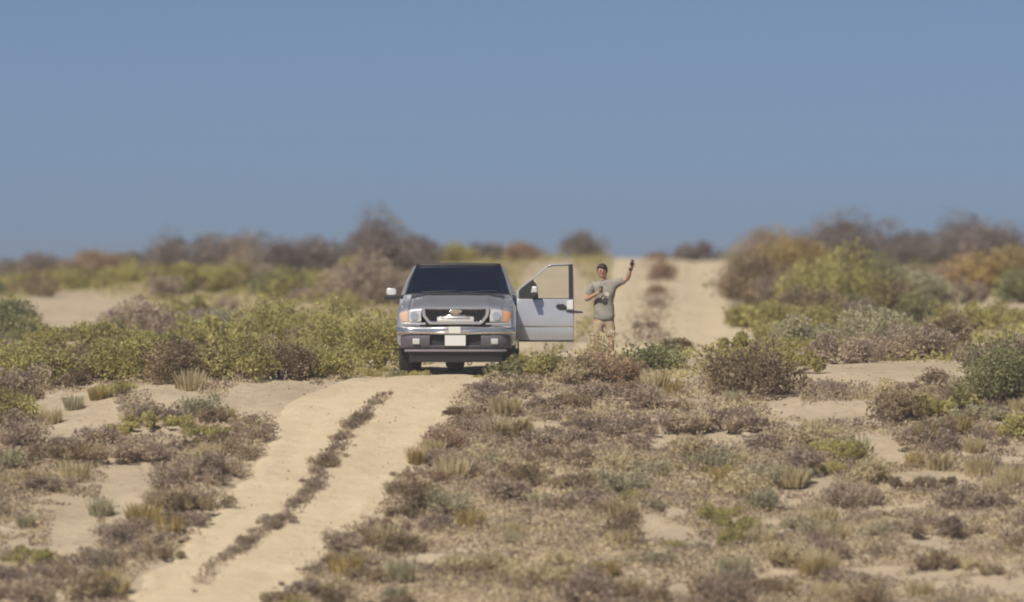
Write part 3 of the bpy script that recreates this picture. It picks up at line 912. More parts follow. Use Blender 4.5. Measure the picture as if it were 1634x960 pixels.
# fingers as skinned chains, joined into the body mesh
def hand(WR_, EL, side, curl, palm_n):
    hd = (WR_ - EL).normalized()
    n = Vector(palm_n); n = (n - hd * n.dot(hd)).normalized()
    lat = hd.cross(n).normalized()
    out = []
    lens = (0.072, 0.082, 0.076, 0.060)
    for k in range(4):
        off = (-0.028 + 0.019 * k) * side
        p0 = WR_ + hd * 0.06 + lat * off
        p1 = WR_ + hd * 0.098 + lat * off * 1.08
        d1 = (hd * math.cos(curl) + n * math.sin(curl)).normalized()
        d2 = (hd * math.cos(curl * 2.0) + n * math.sin(curl * 2.0)).normalized()
        p2 = p1 + d1 * lens[k] * 0.55
        p3 = p2 + d2 * lens[k] * 0.45
        out.append(([p0, p1, p2, p3], [0.010, 0.0095, 0.0085, 0.007]))
    t0 = WR_ + hd * 0.025 - lat * 0.02 * side
    t1 = WR_ + hd * 0.055 - lat * 0.05 * side + n * 0.015
    t2 = WR_ + hd * 0.085 - lat * 0.052 * side + n * 0.035
    out.append(([t0, t1, t2], [0.013, 0.011, 0.009]))
    return out, hd, n, lat
chains = []
hL, hdL, nL, latL = hand(WR_L, EL_L, 1, 0.75, (0.2, -0.3, 1.0))
hR, hdR, nR, latR = hand(WR_R, EL_R, -1, 0.65, (-0.5, -1.0, 0.0))
chains = hL + hR
objs = []
for pts, rads in chains:
    objs.append(skin_obj('finger', pts, [(i, i + 1) for i in range(len(pts) - 1)], rads, skin, person, 0, 1))
bm = bmesh.new(); bm.from_mesh(body_o.data)
for o in objs:
    bm.from_mesh(o.data); bpy.data.objects.remove(o)
# face: nose, brow, ears
def blob(c, r, seg=10):
    ret = bmesh.ops.create_uvsphere(bm, u_segments=seg, v_segments=8, radius=1.0)
    for v in ret['verts']:
        v.co = Vector((c[0] + v.co.x * r[0], c[1] + v.co.y * r[1], c[2] + v.co.z * r[2]))
blob((-0.036, -0.108, 1.682), (0.012, 0.02, 0.024))
blob((-0.036, -0.092, 1.645), (0.024, 0.014, 0.009))
blob((-0.030, -0.075, 1.618), (0.030, 0.026, 0.022))
for s in (-1, 1): blob((-0.032 + s * 0.080, -0.01, 1.69), (0.012, 0.022, 0.032))
bm_obj('person_body', bm, skin, person, smooth=True)
bpy.data.objects.remove(body_o)
for s in (-1, 1):
    bm = bmesh.new(); blob((-0.035 + s * 0.030, -0.104, 1.705), (0.011, 0.006, 0.007))
    bm_obj('eye', bm, hair_m, person, smooth=True)
    bm = bmesh.new(); blob((-0.035 + s * 0.030, -0.106, 1.722), (0.018, 0.006, 0.004))
    bm_obj('eyebrow', bm, hair_m, person, smooth=True)
bm = bmesh.new()
ret = bmesh.ops.create_icosphere(bm, subdivisions=4, radius=1.0)
for v in list(bm.verts):
    p = v.co.copy()
    q = Vector((p.x * 0.092, p.y * 0.106, p.z * 0.100))
    q *= 1 + 0.10 * mnoise.noise(q * 30)
    v.co = q + Vector((-0.032, -0.004, 1.732))
bmesh.ops.delete(bm, geom=[v for v in bm.verts if (v.co.y < -0.06 and v.co.z < 1.748 + 0.02 * mnoise.noise(v.co * 40)) or v.co.z < (1.655 if v.co.y > 0.0 else 1.675 if v.co.y > -0.04 else 1.70)], context='VERTS')
hr = bm_obj('hair', bm, hair_m, person, smooth=True)
sm = hr.modifiers.new('s', 'SOLIDIFY'); sm.thickness = 0.012

# T-shirt
V, E, RR = [], [], []
p0 = jv((0.0, 0, 0.80), (0.200, 0.15))
p1 = jv((0.0, 0, 0.97), (0.195, 0.145), p0)
p2 = jv((0.0, 0, 1.12), (0.180, 0.13), p1)
p3 = jv((0.0, -0.005, 1.30), (0.190, 0.14), p2)
p4 = jv((0.0, 0.005, 1.435), (0.150, 0.115), p3)
p5 = jv((-0.004, 0.008, 1.515), (0.080, 0.075), p4)
for SH, EL in ((SH_L, EL_L), (SH_R, EL_R)):
    a = jv(SH + Vector((0, 0, -0.005)), 0.078, p4)
    b = jv(SH.lerp(EL, 0.45), 0.070, a)
    c = jv(SH.lerp(EL, 0.80), 0.066, b)
tee = skin_obj('t_shirt', V, E, RR, shirt_m, person, 0, 3)
for v in tee.data.vertices:       # hanging folds in the cloth
    p = v.co
    v.co = p + v.normal * (0.016 * mnoise.noise(Vector((p.x * 14 + p.z * 6, p.y * 9, p.z * 5))) + 0.006 * mnoise.noise(p * 30))
# white print on the chest
bm = bmesh.new()
for (x0, x1, z0, z1) in ((-0.045, 0.075, 1.225, 1.262), (0.005, 0.085, 1.275, 1.345), (-0.02, 0.06, 1.185, 1.21)):
    n_ = 5
    for i in range(n_):
        xa = x0 + (x1 - x0) * i / n_; xb = x0 + (x1 - x0) * (i + 1) / n_
        f = lambda x, z: -0.158 + 0.5 * x * x + 0.05 * abs(z - 1.28)
        vs = [bm.verts.new((xa, f(xa, z0), z0)), bm.verts.new((xb, f(xb, z0), z0)), bm.verts.new((xb, f(xb, z1), z1)), bm.verts.new((xa, f(xa, z1), z1))]
        bm.faces.new(vs)
pm = bm_obj('shirt_print', bm, print_m, person)
sw = pm.modifiers.new('w', 'SHRINKWRAP')
sw.target = [o for o in bpy.data.objects if o.name.startswith('t_shirt')][0]; sw.wrap_method = 'PROJECT'; sw.use_project_y = True
sw.use_positive_direction = True; sw.use_negative_direction = True; sw.offset = 0.008
# shorts
V, E, RR = [], [], []
p0 = jv((0, 0, 0.97), (0.165, 0.12))
p1 = jv((0, 0, 0.90), (0.17, 0.125), p0)
for s, kx in ((-1, -0.118), (1, 0.114)):
    a = jv((s * 0.095, 0, 0.82), 0.108, p1)
    b = jv((s * 0.105, -0.01, 0.68), 0.100, a)
    c = jv((kx, -0.018, 0.53), 0.094, b)
skin_obj('shorts', V, E, RR, short_m, person, 0, 2)
for s, ax_ in ((-1, -0.14), (1, 0.135)):
    V, E, RR = [], [], []
    a = jv((ax_, 0.03, 0.05), 0.046); b = jv((ax_ + s*0.005, -0.06, 0.048), 0.050, a); c = jv((ax_ + s*0.02, -0.175, 0.036), 0.038, b)
    d_ = jv((ax_, 0.01, 0.10), 0.046, a)
    skin_obj('shoe', V, E, RR, shoe_m, person, 0, 2)
bm = bmesh.new()
wc = WR_R - hdR * 0.02
add_tube(bm, [wc - hdR * 0.016, wc + hdR * 0.016], 0.036, 14)
bm_obj('wristband', bm, dark_m, person, bevel=0.004)

def phone(name, c, ax, nrm, label, sz=(0.036, 0.075, 0.006)):
    ax = ax.normalized(); nrm = (nrm - ax * nrm.dot(ax)).normalized(); la = ax.cross(nrm)
    rot = Matrix((la, nrm, ax)).transposed()
    bm = bmesh.new(); add_box(bm, -sz[0], sz[0], -sz[2], sz[2], -sz[1], sz[1])
    for v in bm.verts: v.co = rot @ v.co
    o = bm_obj(name, bm, dark_m, None, bevel=0.004)
    o.location = person.location + c
    tag(o, label, 'phone')
    return o
phone('mobile_phone', WR_R + hdR * 0.115 + nR * 0.030, hdR, nR, 'small dark phone held up in the raised hand', (0.029, 0.056, 0.006))
phone('mobile_phone', WR_L + hdL * 0.115 + nL * 0.028, Vector((0.15, -0.1, 1)), Vector((0, -1, 0.2)), 'small dark phone held in front of the grey T-shirt', (0.03, 0.055, 0.006))

# ------------------------------------------------------------------ bushes
def leaf_cloud(P, size, rg, flat=0.4):
    n = len(P)
    d = rg.normal(size=(n, 3)); d[:, 2] = np.abs(d[:, 2]) * 0.8 + 0.1
    d /= np.linalg.norm(d, axis=1)[:, None]
    e = rg.normal(size=(n, 3)); e -= d * (e * d).sum(1)[:, None]; e /= np.linalg.norm(e, axis=1)[:, None]
    s = size * rg.uniform(0.55, 1.35, n)[:, None]
    v = np.stack([P - d * s * 0.2, P + e * s * 0.32 + d * s * 0.35, P + d * s * 1.0, P - e * s * 0.32 + d * s * 0.35], 1).reshape(-1, 3)
    q = np.arange(4 * n).reshape(n, 4)
    return v, q

def bush_meshes(w, h, leaf, n_leaf, seed, spiky=0.08, flat=False):
    """foliage mesh and stem mesh of one shrub, w across and h high, standing on z=0"""
    rg = np.random.default_rng(seed)
    nl = max(7, int(12 * (w * h) ** 0.5 + 5))
    cen, rad = [], []
    for k in range(nl):
        a = rg.uniform(0, 2 * math.pi); rr = math.sqrt(rg.uniform(0, 1)) * 0.5 * w * 0.86
        top = h * (1 - (rr / (0.5 * w)) ** 2.2 * (0.55 if not flat else 0.3)) * rg.uniform(0.62, 1.02)
        z = top * rg.uniform(0.45, 0.86)
        r_ = min(0.30 * w, 0.42 * h) * rg.uniform(0.55, 1.1)
        cen.append((rr * math.cos(a), rr * math.sin(a), z)); rad.append(r_)
    for k in range(nl // 2):     # skirt down to the ground
        a = rg.uniform(0, 2 * math.pi); rr = 0.5 * w * rg.uniform(0.45, 0.85)
        cen.append((rr * math.cos(a), rr * math.sin(a), h * rg.uniform(0.12, 0.35))); rad.append(min(0.26 * w, 0.32 * h) * rg.uniform(0.6, 1.0))
    cen = np.array(cen); rad = np.array(rad)
    pr = rad ** 2; pr /= pr.sum()
    idx = rg.choice(len(cen), n_leaf, p=pr)
    dirs = rg.normal(size=(n_leaf, 3)); dirs /= np.linalg.norm(dirs, axis=1)[:, None]
    rr = rad[idx] * rg.uniform(0.25, 1.0, n_leaf) ** 0.45
    P = cen[idx] + dirs * rr[:, None] * np.array([1, 1, 0.8])
    sp = rg.uniform(size=n_leaf) < spiky
    P[sp] += dirs[sp] * rad[idx][sp][:, None] * rg.uniform(0, 0.3, sp.sum())[:, None]
    P[:, 2] = np.abs(P[:, 2]) + 0.01
    v, q = leaf_cloud(P, leaf, rg)
    fol = np_mesh('foliage', v, q)
    bm = bmesh.new()
    for k in range(min(len(cen), 14)):
        c = cen[k]
        b0 = (rg.normal() * 0.04 * w, rg.normal() * 0.04 * w, -0.05)
        mid = (c[0] * 0.5 + rg.normal() * 0.03, c[1] * 0.5 + rg.normal() * 0.03, c[2] * 0.55)
        tip = (c[0] * 1.12, c[1] * 1.12, c[2] + rad[k] * 0.9)
        r0 = 0.010 + 0.008 * w
        add_tube(bm, [b0, mid, tuple(c), tip], [r0, r0 * 0.75, r0 * 0.45, r0 * 0.15], 5)
    st = bpy.data.meshes.new('stems'); bm.to_mesh(st); bm.free()
    st.materials.append(M['twig'])
    return fol, st

def bush(px, py, wpx, hpx, kind, label, group='bushes beyond the crest', name='bush', cat='bush', dens=1.0, flat=False, seed=None, d=None):
    if d is None:
        x, d = at(px, py)
    else:
        x = (px - CX) / F * d
    w = wpx * (1.22 if d > 175 else 1.12) / F * d; h = hpx * 1.06 / F * d
    leaf = 0.055 if d < 175 else 0.075
    n = int(min(12000, (1500 * w * (h + 0.5 * w) * (1.25 if d < 175 else 0.75) + 350)) * dens)
    fol, st = bush_meshes(w, h, leaf, n, seed or int(px * 7 + py * 13), flat=flat)
    fol.materials.append(LEAF[kind])
    t = empty(name, (x, d, gz(x, d) - 0.03), 0)
    tag(t, label, cat, group)
    f = bpy.data.objects.new('foliage', fol); C.objects.link(f); f.parent = t
    s = bpy.data.objects.new('stems', st); C.objects.link(s); s.parent = t
    return t

GA = 'bushes along the skyline left of the truck'
GB = 'bushes behind and left of the truck'
GC = 'bushes right of the far track'
GD = 'bushes around the crest in front'
BUSHES = [
    # skyline, left to right
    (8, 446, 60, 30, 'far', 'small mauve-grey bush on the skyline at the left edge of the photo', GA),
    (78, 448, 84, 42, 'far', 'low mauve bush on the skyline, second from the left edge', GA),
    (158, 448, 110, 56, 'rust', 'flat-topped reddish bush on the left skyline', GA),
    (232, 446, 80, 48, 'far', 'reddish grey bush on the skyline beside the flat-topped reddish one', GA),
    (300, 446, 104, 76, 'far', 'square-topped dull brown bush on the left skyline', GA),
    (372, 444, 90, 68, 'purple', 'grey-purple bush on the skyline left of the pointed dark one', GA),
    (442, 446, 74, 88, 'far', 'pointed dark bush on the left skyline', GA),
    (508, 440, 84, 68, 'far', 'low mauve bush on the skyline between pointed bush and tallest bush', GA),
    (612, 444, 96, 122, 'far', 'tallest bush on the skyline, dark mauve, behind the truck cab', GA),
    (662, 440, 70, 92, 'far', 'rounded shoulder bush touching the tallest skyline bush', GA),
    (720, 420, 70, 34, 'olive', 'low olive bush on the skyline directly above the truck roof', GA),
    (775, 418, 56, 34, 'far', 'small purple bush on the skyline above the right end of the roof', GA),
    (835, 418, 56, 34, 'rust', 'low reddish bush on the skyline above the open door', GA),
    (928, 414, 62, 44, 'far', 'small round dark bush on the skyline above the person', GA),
    (1054, 446, 34, 36, 'rust', 'reddish brush growing between the wheel lines of the far track', 'brush in the far track'),
    (1046, 412, 42, 16, 'rust', 'flat reddish brush where the far track meets the sky', 'brush in the far track'),
    (1050, 468, 28, 22, 'rust', 'lower pinkish brush on the ridge between the far wheel lines', 'brush in the far track'),
    (1046, 488, 30, 18, 'purple', 'small mauve brush low on the ridge between the far wheel lines', 'brush in the far track'),
    (1036, 522, 40, 16, 'purple', 'faint mauve brush where the ridge of the far track runs out', 'brush in the far track'),
    (1078, 556, 60, 24, 'brown', 'low brown brush at the lower end of the far track', 'brush in the far track'),
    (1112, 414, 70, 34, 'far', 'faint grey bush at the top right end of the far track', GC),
    # right of the far track
    (1196, 486, 90, 96, 'brown', 'brown bush at the right edge of the far track', GC),
    (1236, 440, 110, 80, 'purple', 'dark flat-topped bush on the skyline right of the far track', GC),
    (1218, 520, 90, 52, 'olive', 'dull olive bush low at the right edge of the far track', GC),
    (1262, 470, 130, 88, 'gold', 'golden-olive bush in the large thicket right of the far track', GC),
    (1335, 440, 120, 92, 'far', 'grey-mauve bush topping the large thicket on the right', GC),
    (1340, 505, 150, 108, 'olive', 'dark olive bush in the middle of the large right thicket', GC),
    (1280, 515, 120, 64, 'brown', 'brown bush at the foot of the large right thicket', GC),
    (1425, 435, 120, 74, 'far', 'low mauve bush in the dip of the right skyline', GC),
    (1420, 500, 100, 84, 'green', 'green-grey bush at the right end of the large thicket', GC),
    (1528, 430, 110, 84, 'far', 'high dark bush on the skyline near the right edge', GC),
    (1470, 500, 100, 72, 'sage', 'pale sage bush beside the green-grey one on the right', GC),
    (1545, 470, 100, 66, 'rust', 'rusty bush under the high dark skyline bush', GC),
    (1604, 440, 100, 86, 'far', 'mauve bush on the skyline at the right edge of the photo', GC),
    (1590, 470, 110, 86, 'gold', 'golden-orange bush at the right edge of the photo', GC),
    (1632, 486, 70, 60, 'green', 'dark green bush at the right edge under the golden-orange one', GC),
    (1400, 556, 110, 78, 'sage', 'pale sage-green bush in the middle of the right flat', GC),
    (1352, 582, 120, 52, 'purple', 'dark purple bush on the sand strip right of the brown mound', GC),
    (1450, 576, 130, 66, 'purple', 'wide dark grey bush on the middle of the right sand strip', GC),
    (1510, 556, 80, 62, 'brown', 'dull brown bush behind the wide dark grey one', GC),
    (1290, 556, 90, 50, 'sage', 'low pale bush between thicket and brown mound', GC),
    (1202, 630, 136, 84, 'brown', 'large dark brown mound of a bush right of the crest', GD),
    (1210, 585, 100, 44, 'olive', 'olive-topped bush right behind the dark brown mound', GD),
    (1600, 640, 120, 118, 'green', 'big dark green bush at the right edge beside the sand strip', GD),
    (1515, 662, 112, 48, 'olive', 'low olive bush left of the big dark green one', GD),
    (1622, 700, 80, 46, 'olive', 'small olive bush below the big dark green one', GD),
    (1046, 592, 96, 58, 'green', 'grey-green bush between the person and the brown mound', GD),
    (978, 606, 96, 58, 'rust', 'low reddish-brown bush hiding the feet of the person', GD),
    (955, 597, 66, 62, 'straw', 'straw-coloured dry brush in front of the shins of the person', GD),
    (925, 607, 90, 56, 'brown', 'low brown bush between the open door and the person', GD),
    (862, 606, 100, 58, 'olive', 'low dull olive bush under the open truck door', GD),
    (808, 606, 64, 40, 'green', 'low green-grey bush at the front right wheel of the truck', GD),
    # left of the truck
    (24, 532, 70, 70, 'green', 'dark green bush at the left edge beside the bare sand', GB),
    (300, 470, 130, 52, 'olive', 'olive bush under the square-topped skyline bush', GB),
    (220, 452, 110, 38, 'olive', 'yellow-olive bush under the flat-topped reddish bush', GB),
    (130, 462, 100, 34, 'olive', 'low dull bush just above the bare sand at far left', GB),
    (390, 462, 110, 50, 'purple', 'mauve-brown bush between the olive bushes at left', GB),
    (480, 476, 110, 54, 'olive', 'yellow-green bush left of the dark bush by the mirror', GB),
    (590, 488, 130, 82, 'purple', 'dark mauve bush beside the left mirror of the truck', GB),
    (200, 532, 90, 62, 'purple', 'purple bush on the right rim of the bare sand', GB),
    (262, 540, 100, 66, 'purple', 'mauve-brown bush in the middle of the left slope', GB),
    (345, 545, 120, 56, 'sage', 'pale bush right of the dark brown one at left', GB),
    (440, 556, 130, 84, 'olive', 'bright olive bush in the thicket left of the truck', GB),
    (545, 572, 130, 104, 'olive', 'large yellow-olive bush beside the left fender of the truck', GB),
    (606, 590, 84, 110, 'olive', 'tall olive bush touching the left front corner of the truck', GB),
    (40, 610, 130, 80, 'olive', 'olive bush at the left end of the front thicket', GB),
    (120, 606, 110, 66, 'brown', 'brown bush second from left in the front thicket', GB),
    (205, 608, 128, 82, 'olive', 'broad olive bush in the left half of the front thicket', GB),
    (300, 612, 120, 84, 'brown', 'wide brown bush in the middle of the front thicket', GB),
    (385, 612, 110, 74, 'olive', 'olive-brown bush right of the middle of the front thicket', GB),
    (448, 608, 100, 70, 'brown', 'darkest bush of the front thicket, above the sandy track', GB),
    (520, 602, 100, 60, 'olive', 'low olive bush at the right end of the front thicket', GB),
    (14, 672, 70, 70, 'olive', 'green-olive bush at the left edge below the front thicket', GB),
]
for b in BUSHES:
    px, py, w, h, k, lab, grp = b
    bush(px, py, w, h, k, lab, grp, dens=1.0)
placed = [(*at(b[0], b[1]), b[2] / F * 150 * 0.5) for b in BUSHES]

# ---- small scrub on the two front slopes and beyond the crest
VAR = []
for k in range(16):
    w = rng.uniform(0.6, 1.5); h = rng.uniform(0.24, 0.5)
    f, s = bush_meshes(w, h, 0.045, int(1500 * w), 900 + k, spiky=0.15, flat=True)
    VAR.append((f, s, w, h))
KEYS = ['purple', 'brown', 'sage', 'straw', 'olive', 'green']
COLOUR_WORD = {'purple': 'mauve-brown', 'brown': 'dark brown', 'sage': 'grey-green', 'straw': 'straw-coloured', 'olive': 'olive', 'green': 'greenish', 'rust': 'reddish-brown'}
def zone(px, py, d):
    l, r = track_edges(d)
    x = (px - CX) / F * d
    if x < (l + r) / 2:
        side = 'high on' if py < 700 else 'halfway down' if py < 820 else 'at the bottom of'
        return side + ' the left-hand slope, ' + ('nearest the photo edge' if px < 130 else 'nearest the track' if x > l - 1.0 else 'middle')
    if x - r < 0.9:
        return 'along the right edge of the sandy track, ' + ('upper end' if py < 740 else 'lower end')
    side = 'high on' if py < 720 else 'halfway down' if py < 840 else 'at the bottom of'
    return side + ' the right-hand slope, ' + ('nearest the track' if px < 950 else 'middle third' if px < 1300 else 'right third')

def scrub(x, d, sc, kind, i, zs=1.0, lab=None, grp=None, lift=-0.03, name='scrub_clump', cat='shrub'):
    f, s, w, h = VAR[i % len(VAR)]
    t = empty(name, (x, d, gz(x, d) + lift), random.uniform(0, 6.28))
    t.scale = (sc, sc, sc * zs)
    px = CX + x * F / d; py = CY - t.location.z * F / d
    z_ = zone(px, py, d)
    tag(t, lab or f"{'small' if sc < 0.68 else 'large' if sc > 0.95 else 'low'} {COLOUR_WORD[kind]} scrub clump {z_}", cat, grp or f"{COLOUR_WORD[kind]} scrub clumps {z_}")
    fo = bpy.data.objects.new('foliage', f); C.objects.link(fo); fo.parent = t
    if not f.materials: f.materials.append(LEAF['purple'])
    fo.material_slots[0].link = 'OBJECT'; fo.material_slots[0].material = LEAF[kind]
    so = bpy.data.objects.new('stems', s); C.objects.link(so); so.parent = t
    return t

def clear(x, d, m=0.12):
    return float(track_f(x, d)) > m
pts = []
tries = 0
random.seed(11)
BARE = bare = [(885, 480, 62, 62), (130, 502, 130, 34), (1590, 500, 70, 24), (1400, 598, 150, 18), (110, 665, 85, 48), (250, 628, 60, 16), (200, 790, 40, 70), (470, 640, 60, 34), (1180, 700, 60, 16), (1330, 660, 70, 14), (1480, 760, 70, 12), (120, 850, 40, 50), (420, 640, 70, 26), (300, 645, 60, 18), (60, 650, 40, 20), (1290, 590, 60, 20), (1400, 720, 50, 26), (1250, 640, 30, 30), (1590, 940, 60, 18), (1050, 850, 60, 14), (640, 925, 26, 22)]
for px, py, sc in [(400, 672, .6), (408, 700, .8), (392, 728, .9), (372, 758, .9), (350, 790, .8), (320, 812, .9), (296, 838, .8), (268, 862, .9), (240, 884, .8), (352, 724, .9), (318, 762, .9), (300, 712, .8), (240, 668, .8), (270, 810, .9), (210, 850, .8), (330, 672, .7),
                   (775, 640, .7), (748, 668, .8), (742, 694, .8), (718, 716, .9), (702, 744, .9), (690, 772, .8), (662, 798, .8), (650, 822, .9), (612, 846, .8), (588, 868, .8), (560, 892, .9), (520, 920, .8), (494, 946, .8), (780, 700, .9), (740, 760, .8), (700, 840, .9), (640, 880, .9), (600, 930, .9)]:
    x, d = at(px, py)
    if clear(x, d, 0.1): pts.append((x, d, sc, random.choice(['purple', 'brown', 'purple', 'brown', 'rust' if px > 600 else 'purple'])))
while len(pts) < 250 and tries < 12000:
    tries += 1
    px = random.uniform(-50, 1684); py = random.uniform(612, 985)
    x, d = at(px, py)
    if d < 126.2 or not clear(x, d): continue
    if any(((px - a) / w_) ** 2 + ((py - b) / h_) ** 2 < 1 for a, b, w_, h_ in bare): continue
    if float(vnoise(x, d, 1.3, 8)) < 0.30: continue
    sc = random.choice([random.uniform(0.4, 0.7), random.uniform(0.6, 1.0), random.uniform(0.85, 1.35)])
    if any((x - q[0]) ** 2 + (d - q[1]) ** 2 < (0.30 * (sc + q[2])) ** 2 for q in pts): continue
    right = px > 640
    kn = float(vnoise(x, d, 2.2, 12)) + random.uniform(-0.22, 0.22)
    if right: kind = 'purple' if kn < 0.44 else ('brown' if kn < 0.56 else ('straw' if kn < 0.68 else ('sage' if kn < 0.86 else 'olive')))
    else: kind = 'purple' if kn < 0.5 else ('brown' if kn < 0.68 else ('olive' if kn < 0.85 else 'sage'))
    pts.append((x, d, sc, kind))
for i, (x, d, sc, kind) in enumerate(pts):
    scrub(x, d, sc, kind, i, random.uniform(0.75, 1.15))

def fz(px, py):
    a = 'far back' if py < 500 else 'midway back' if py < 555 else 'just behind the crest'
    if px < 720: return a + ', ' + ('near the left photo edge' if px < 240 else 'in the left thicket' if px < 450 else 'beside the truck')
    return a + ', ' + ('at the right thicket' if px < 1400 else 'near the right photo edge')
random.seed(5)
far_pts = []
tries = 0
while len(far_pts) < 96 and tries < 9000:
    tries += 1
    px = random.choice([random.uniform(-20, 640), random.uniform(1170, 1654)]); py = random.uniform(424, 604)
    x, d = at(px, py)
    if d < 150.5 or not clear(x, d, 0.35): continue
    if ((px - 130) / 130) ** 2 + ((py - 502) / 34) ** 2 < 1 or ((px - 1590) / 70) ** 2 + ((py - 500) / 24) ** 2 < 1 or ((px - 1400) / 150) ** 2 + ((py - 598) / 18) ** 2 < 1: continue
    sc = random.uniform(0.9, 1.6)
    if any((x - q[0]) ** 2 + ((d - q[1]) * 0.35) ** 2 < 0.5 ** 2 for q in far_pts): continue
    kn = float(vnoise(x, d * 0.4, 2.0, 31)) + random.uniform(-0.15, 0.15)
    kind = 'olive' if kn < 0.5 else ('brown' if kn < 0.6 else ('purple' if kn < 0.75 else 'green'))
    far_pts.append((x, d))
    scrub(x, d, sc, kind, len(far_pts), random.uniform(1.0, 1.4), f"{COLOUR_WORD[kind]} shrub {fz(px, py)}" ,
          f"{COLOUR_WORD[kind]} shrubs {fz(px, py)}", name='desert_shrub', cat='desert shrub')

# the dark brush strip between the two wheel lines of the near track
strip = [(318, 938, .34), (338, 905, .42), (362, 888, .5), (392, 872, .4), (412, 852, .55), (436, 838, .55), (455, 824, .45), (480, 800, .42), (492, 786, .5), (508, 765, .4), (520, 742, .5),
         (532, 722, .45), (545, 702, .5), (556, 684, .42), (574, 668, .42), (592, 648, .34), (612, 632, .3), (636, 614, .34)]
strip2 = []
for a_, b_ in zip(strip, strip[1:]):
    for t_ in (0.0, 0.33, 0.66):
        strip2.append(tuple(p + (q - p) * t_ for p, q in zip(a_, b_)))
for i, (px, py, sc) in enumerate(strip2):
    if random.random() < 0.22: continue
    x, d = at(px, py)
    k_ = random.uniform(0.55, 1.05)
    o = scrub(x + random.uniform(-.09, .09), d, sc * k_ * 1.15, ('purple', 'purple', 'brown', 'purple')[i % 4], i + 3, random.uniform(0.5, 1.0),
          'dark low brush clump between the wheel lines, ' + ('lower end near the photo bottom' if py > 880 else 'second quarter from the bottom' if py > 800 else 'third quarter from the bottom' if py > 700 else 'upper end near the crest'), 'brush strip between the wheel lines', lift=-0.02, name='brush_clump', cat='brush')
    o.rotation_euler = (0, 0, math.atan2(1.0, 0.18) + random.uniform(-0.3, 0.3)); o.scale = (sc * k_ * 2.1, sc * k_ * 1.05, sc * k_ * random.uniform(0.9, 1.4))
# tufts of dry grass at the crest and at the truck's wheels
def grass_mesh(w, h, n, seed):
    rg = np.random.default_rng(seed)
    a = rg.uniform(0, 2*math.pi, n); r_ = np.sqrt(rg.uniform(0, 1, n)) * w / 2
    P = np.stack([r_*np.cos(a), r_*np.sin(a), np.zeros(n)], 1)
    lean = np.stack([np.cos(a), np.sin(a), np.zeros(n)], 1) * rg.uniform(0.1, 0.7, n)[:, None] + rg.normal(size=(n, 3)) * 0.15
    L_ = h * rg.uniform(0.5, 1.1, n)[:, None]
    top = P + lean * L_ * 0.6 + np.array([0, 0, 1]) * L_
    side = rg.normal(size=(n, 3)); side[:, 2] = 0; side /= np.linalg.norm(side, axis=1)[:, None]
    b = side * 0.010
    v = np.stack([P - b, P + b, top + b * 0.4, top - b * 0.4], 1).reshape(-1, 3)
    return np_mesh('dry_grass_tuft', v, np.arange(4*n).reshape(n, 4))
GV = [grass_mesh(0.34, 0.26, 260, 50 + k) for k in range(5)]
for g_ in GV: g_.materials.append(LEAF['straw'])
def tuft(x, d, sc, kind, lab, grp, i):
    o = bpy.data.objects.new('grass_tuft', GV[i % 5]); C.objects.link(o)
    o.location = (x, d, gz(x, d) - 0.01); o.rotation_euler = (0, 0, random.uniform(0, 6.28)); o.scale = (sc, sc, sc)
    o.material_slots[0].link = 'OBJECT'; o.material_slots[0].material = LEAF[kind]
    tag(o, lab, 'grass tuft', grp)
for i, (px, d, sc, kind) in enumerate([(566, 150.2, .5, 'olive'), (598, 149.7, .55, 'olive'), (632, 149.6, .52, 'green'), (660, 149.45, .48, 'olive'), (684, 149.6, .34, 'sage'),
                                       (762, 149.6, .34, 'olive'), (782, 149.4, .5, 'olive'), (806, 149.2, .6, 'green'), (830, 149.0, .55, 'olive')]):
    scrub((px - CX) / F * d, d, sc, kind, i, random.uniform(0.9, 1.1), 'low %s brush clump at the truck wheels, %s' % ('green' if kind == 'green' else 'grey' if kind == 'sage' else 'olive', 'left headlight side' if px < 720 else 'open door side'),
          'low brush at the truck wheels', lift=-0.02, name='brush_clump', cat='brush')
random.seed(21)
cnt = 0
while cnt < 70:
    px = random.uniform(0, 1634); py = random.uniform(610, 960)
    x, d = at(px, py)
    if not clear(x, d, 0.0): continue
    tuft(x, d, random.uniform(0.7, 1.3), random.choice(['straw', 'straw', 'sage', 'gold']), 'upright dry grass tuft ' + zone(px, py, d), 'dry grass tufts ' + zone(px, py, d), cnt)
    cnt += 1

# uncountable ground cover: dry grass, twigs and litter over the slopes (one object each)
def cover(name, n, dlo, dhi, leaf, mat, thr, seed, hmax, label, edge=0.0):
    rg = np.random.default_rng(seed)
    d = rg.uniform(dlo, dhi, n); x = rg.uniform(-1, 1, n) * (d * 0.0585 + 5.0)
    ok = (track_f(x, d) + (vnoise(x, d, 0.4, 9) - 0.5) * 0.4 > edge)
    m_ = vnoise(x, d, 0.9, 15) * 0.6 + vnoise(x, d, 0.3, 16) * 0.4
    px = CX + x * F / d; py = CY - base_z(x, d) * F / d
    for a, b, w_, h_ in BARE: ok &= ((px - a) / w_) ** 2 + ((py - b) / h_) ** 2 > 0.8 + rg.uniform(0, 0.3, n)
    ok &= m_ > thr
    d, x, m_ = d[ok], x[ok], m_[ok]
    z = ground_z(x, d)
    hh = np.clip((m_ - thr) * 2.2, 0, 1) * hmax
    P = np.stack([x, d, z + rg.uniform(0, 1, len(x)) * hh], 1)
    v, q = leaf_cloud(P, leaf, rg)
    me = np_mesh(name, v, q); me.materials.append(mat)
    o = bpy.data.objects.new(name, me); C.objects.link(o)
    tag(o, label, 'ground cover', None, 'stuff')
cover('ground_scrub', 270000, 126, 150, 0.05, LEAF['purple'], 0.355, 101, 0.24, 'low mauve-brown ground scrub covering the front slopes')
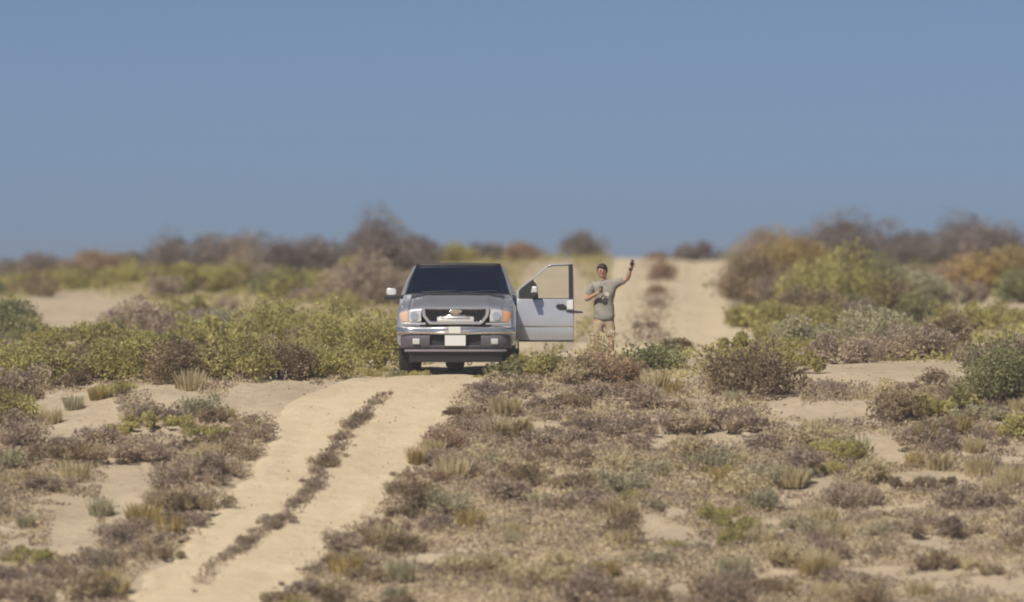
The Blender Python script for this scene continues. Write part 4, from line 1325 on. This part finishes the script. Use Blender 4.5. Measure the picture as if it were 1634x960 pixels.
cover('dry_grass', 170000, 126, 152, 0.055, LEAF['straw'], 0.44, 102, 0.14, 'thin straw-coloured dry grass over the front slopes')
cover('ground_brush', 160000, 150, 246, 0.08, LEAF['olive'], 0.42, 103, 0.30, 'low olive brush covering the ground beyond the crest', 0.15)

def ridge(name, pts, n, spread, hmax, leaf, mat, seed, label):
    rg = np.random.default_rng(seed)
    P_ = np.array([at(*p) for p in pts])
    t = rg.uniform(0, len(P_) - 1, n)
    keep = vnoise(t * 3.1, t * 0, 0.8, 21) + rg.uniform(-0.25, 0.25, n) > 0.38
    t = t[keep]; n = len(t)
    i = np.clip(t.astype(int), 0, len(P_) - 2); f = (t - i)[:, None]
    q = P_[i] * (1 - f) + P_[i + 1] * f
    off = rg.normal(size=n) * spread * (0.6 + 0.8 * vnoise(t * 2, t * 0, 0.7, 23))
    x = q[:, 0] + off; d = q[:, 1] + rg.normal(size=n) * 0.1
    z = base_z(x, d) - 0.02 + rg.uniform(0, 1, n) * hmax * np.exp(-(off / spread) ** 2 * 0.5)
    v, qd = leaf_cloud(np.stack([x, d, z], 1), leaf, rg)
    me = np_mesh(name, v, qd); me.materials.append(mat)
    tag(link_mesh(name, me, None), label, 'ground cover', None, 'stuff')
ridge('low_ridge_brush', [(p[0], p[1]) for p in strip[:-1]], 5000, 0.09, 0.07, 0.045, LEAF['purple'], 301, 'flattened dry brush along the ridge between the near wheel lines')
ridge('far_ridge_brush', [(1052, 405), (1052, 440), (1050, 470), (1044, 500), (1036, 530), (1040, 556)], 3600, 0.26, 0.10, 0.06, LEAF['purple'], 302, 'sparse pinkish brush along the ridge between the far wheel lines')

# pebbles and crumbs of soil, on the track too
rg = np.random.default_rng(77)
n = 9000
d = rg.uniform(127, 175, n); x = rg.uniform(-1, 1, n) * d * 0.058
tf = track_f(x, d)
keep = (tf > 0) | (rg.uniform(size=n) < 0.35) | (np.abs(tf) < 0.3)
d, x, tf = d[keep], x[keep], tf[keep]; n = len(d)
z = np.where(tf < 0, base_z(x, d) - 0.03, ground_z(x, d))
rad = rg.uniform(0.008, 0.026, n) * np.where(rg.uniform(size=n) < 0.05, 1.8, 1)
oct_ = np.array([(1, 0, 0), (0, 1, 0), (-1, 0, 0), (0, -1, 0), (0, 0, .7), (0, 0, -.7)], float)
V_ = (np.stack([x, d, z], 1)[:, None, :] + oct_[None] * rad[:, None, None] * rg.uniform(0.6, 1.4, (n, 6, 1))).reshape(-1, 3)
T_ = np.array([(0, 1, 4), (1, 2, 4), (2, 3, 4), (3, 0, 4), (1, 0, 5), (2, 1, 5), (3, 2, 5), (0, 3, 5)])
F_ = (T_[None] + np.arange(n)[:, None, None] * 6).reshape(-1, 3)
me = np_mesh('gravel', V_, F_); me.materials.append(principled('pebble', (0.30, 0.24, 0.18), 0.9, vary=0.4, vscale=3))
tag(link_mesh('gravel', me, None), 'scattered pebbles and crumbs of soil on the sandy track and slopes', 'gravel', None, 'stuff')

# ------------------------------------------------------------------ hot dusty air over the whole place
bm = bmesh.new(); add_box(bm, -1450, 1450, -130, 1650, -8.5, 4.2)
hz = bpy.data.materials.new('haze'); hz.use_nodes = True
hz.node_tree.nodes.clear()
ho = hz.node_tree.nodes.new('ShaderNodeOutputMaterial')
hv = hz.node_tree.nodes.new('ShaderNodeVolumePrincipled')
hv.inputs['Color'].default_value = (0.93, 0.92, 0.96, 1)
hv.inputs['Density'].default_value = 0.0006
hv.inputs['Anisotropy'].default_value = 0.2
hz.node_tree.links.new(hv.outputs[0], ho.inputs['Volume'])
haze = bm_obj('haze', bm, hz, None)
tag(haze, 'thin hot dusty air over the whole desert', 'haze', None, 'stuff')
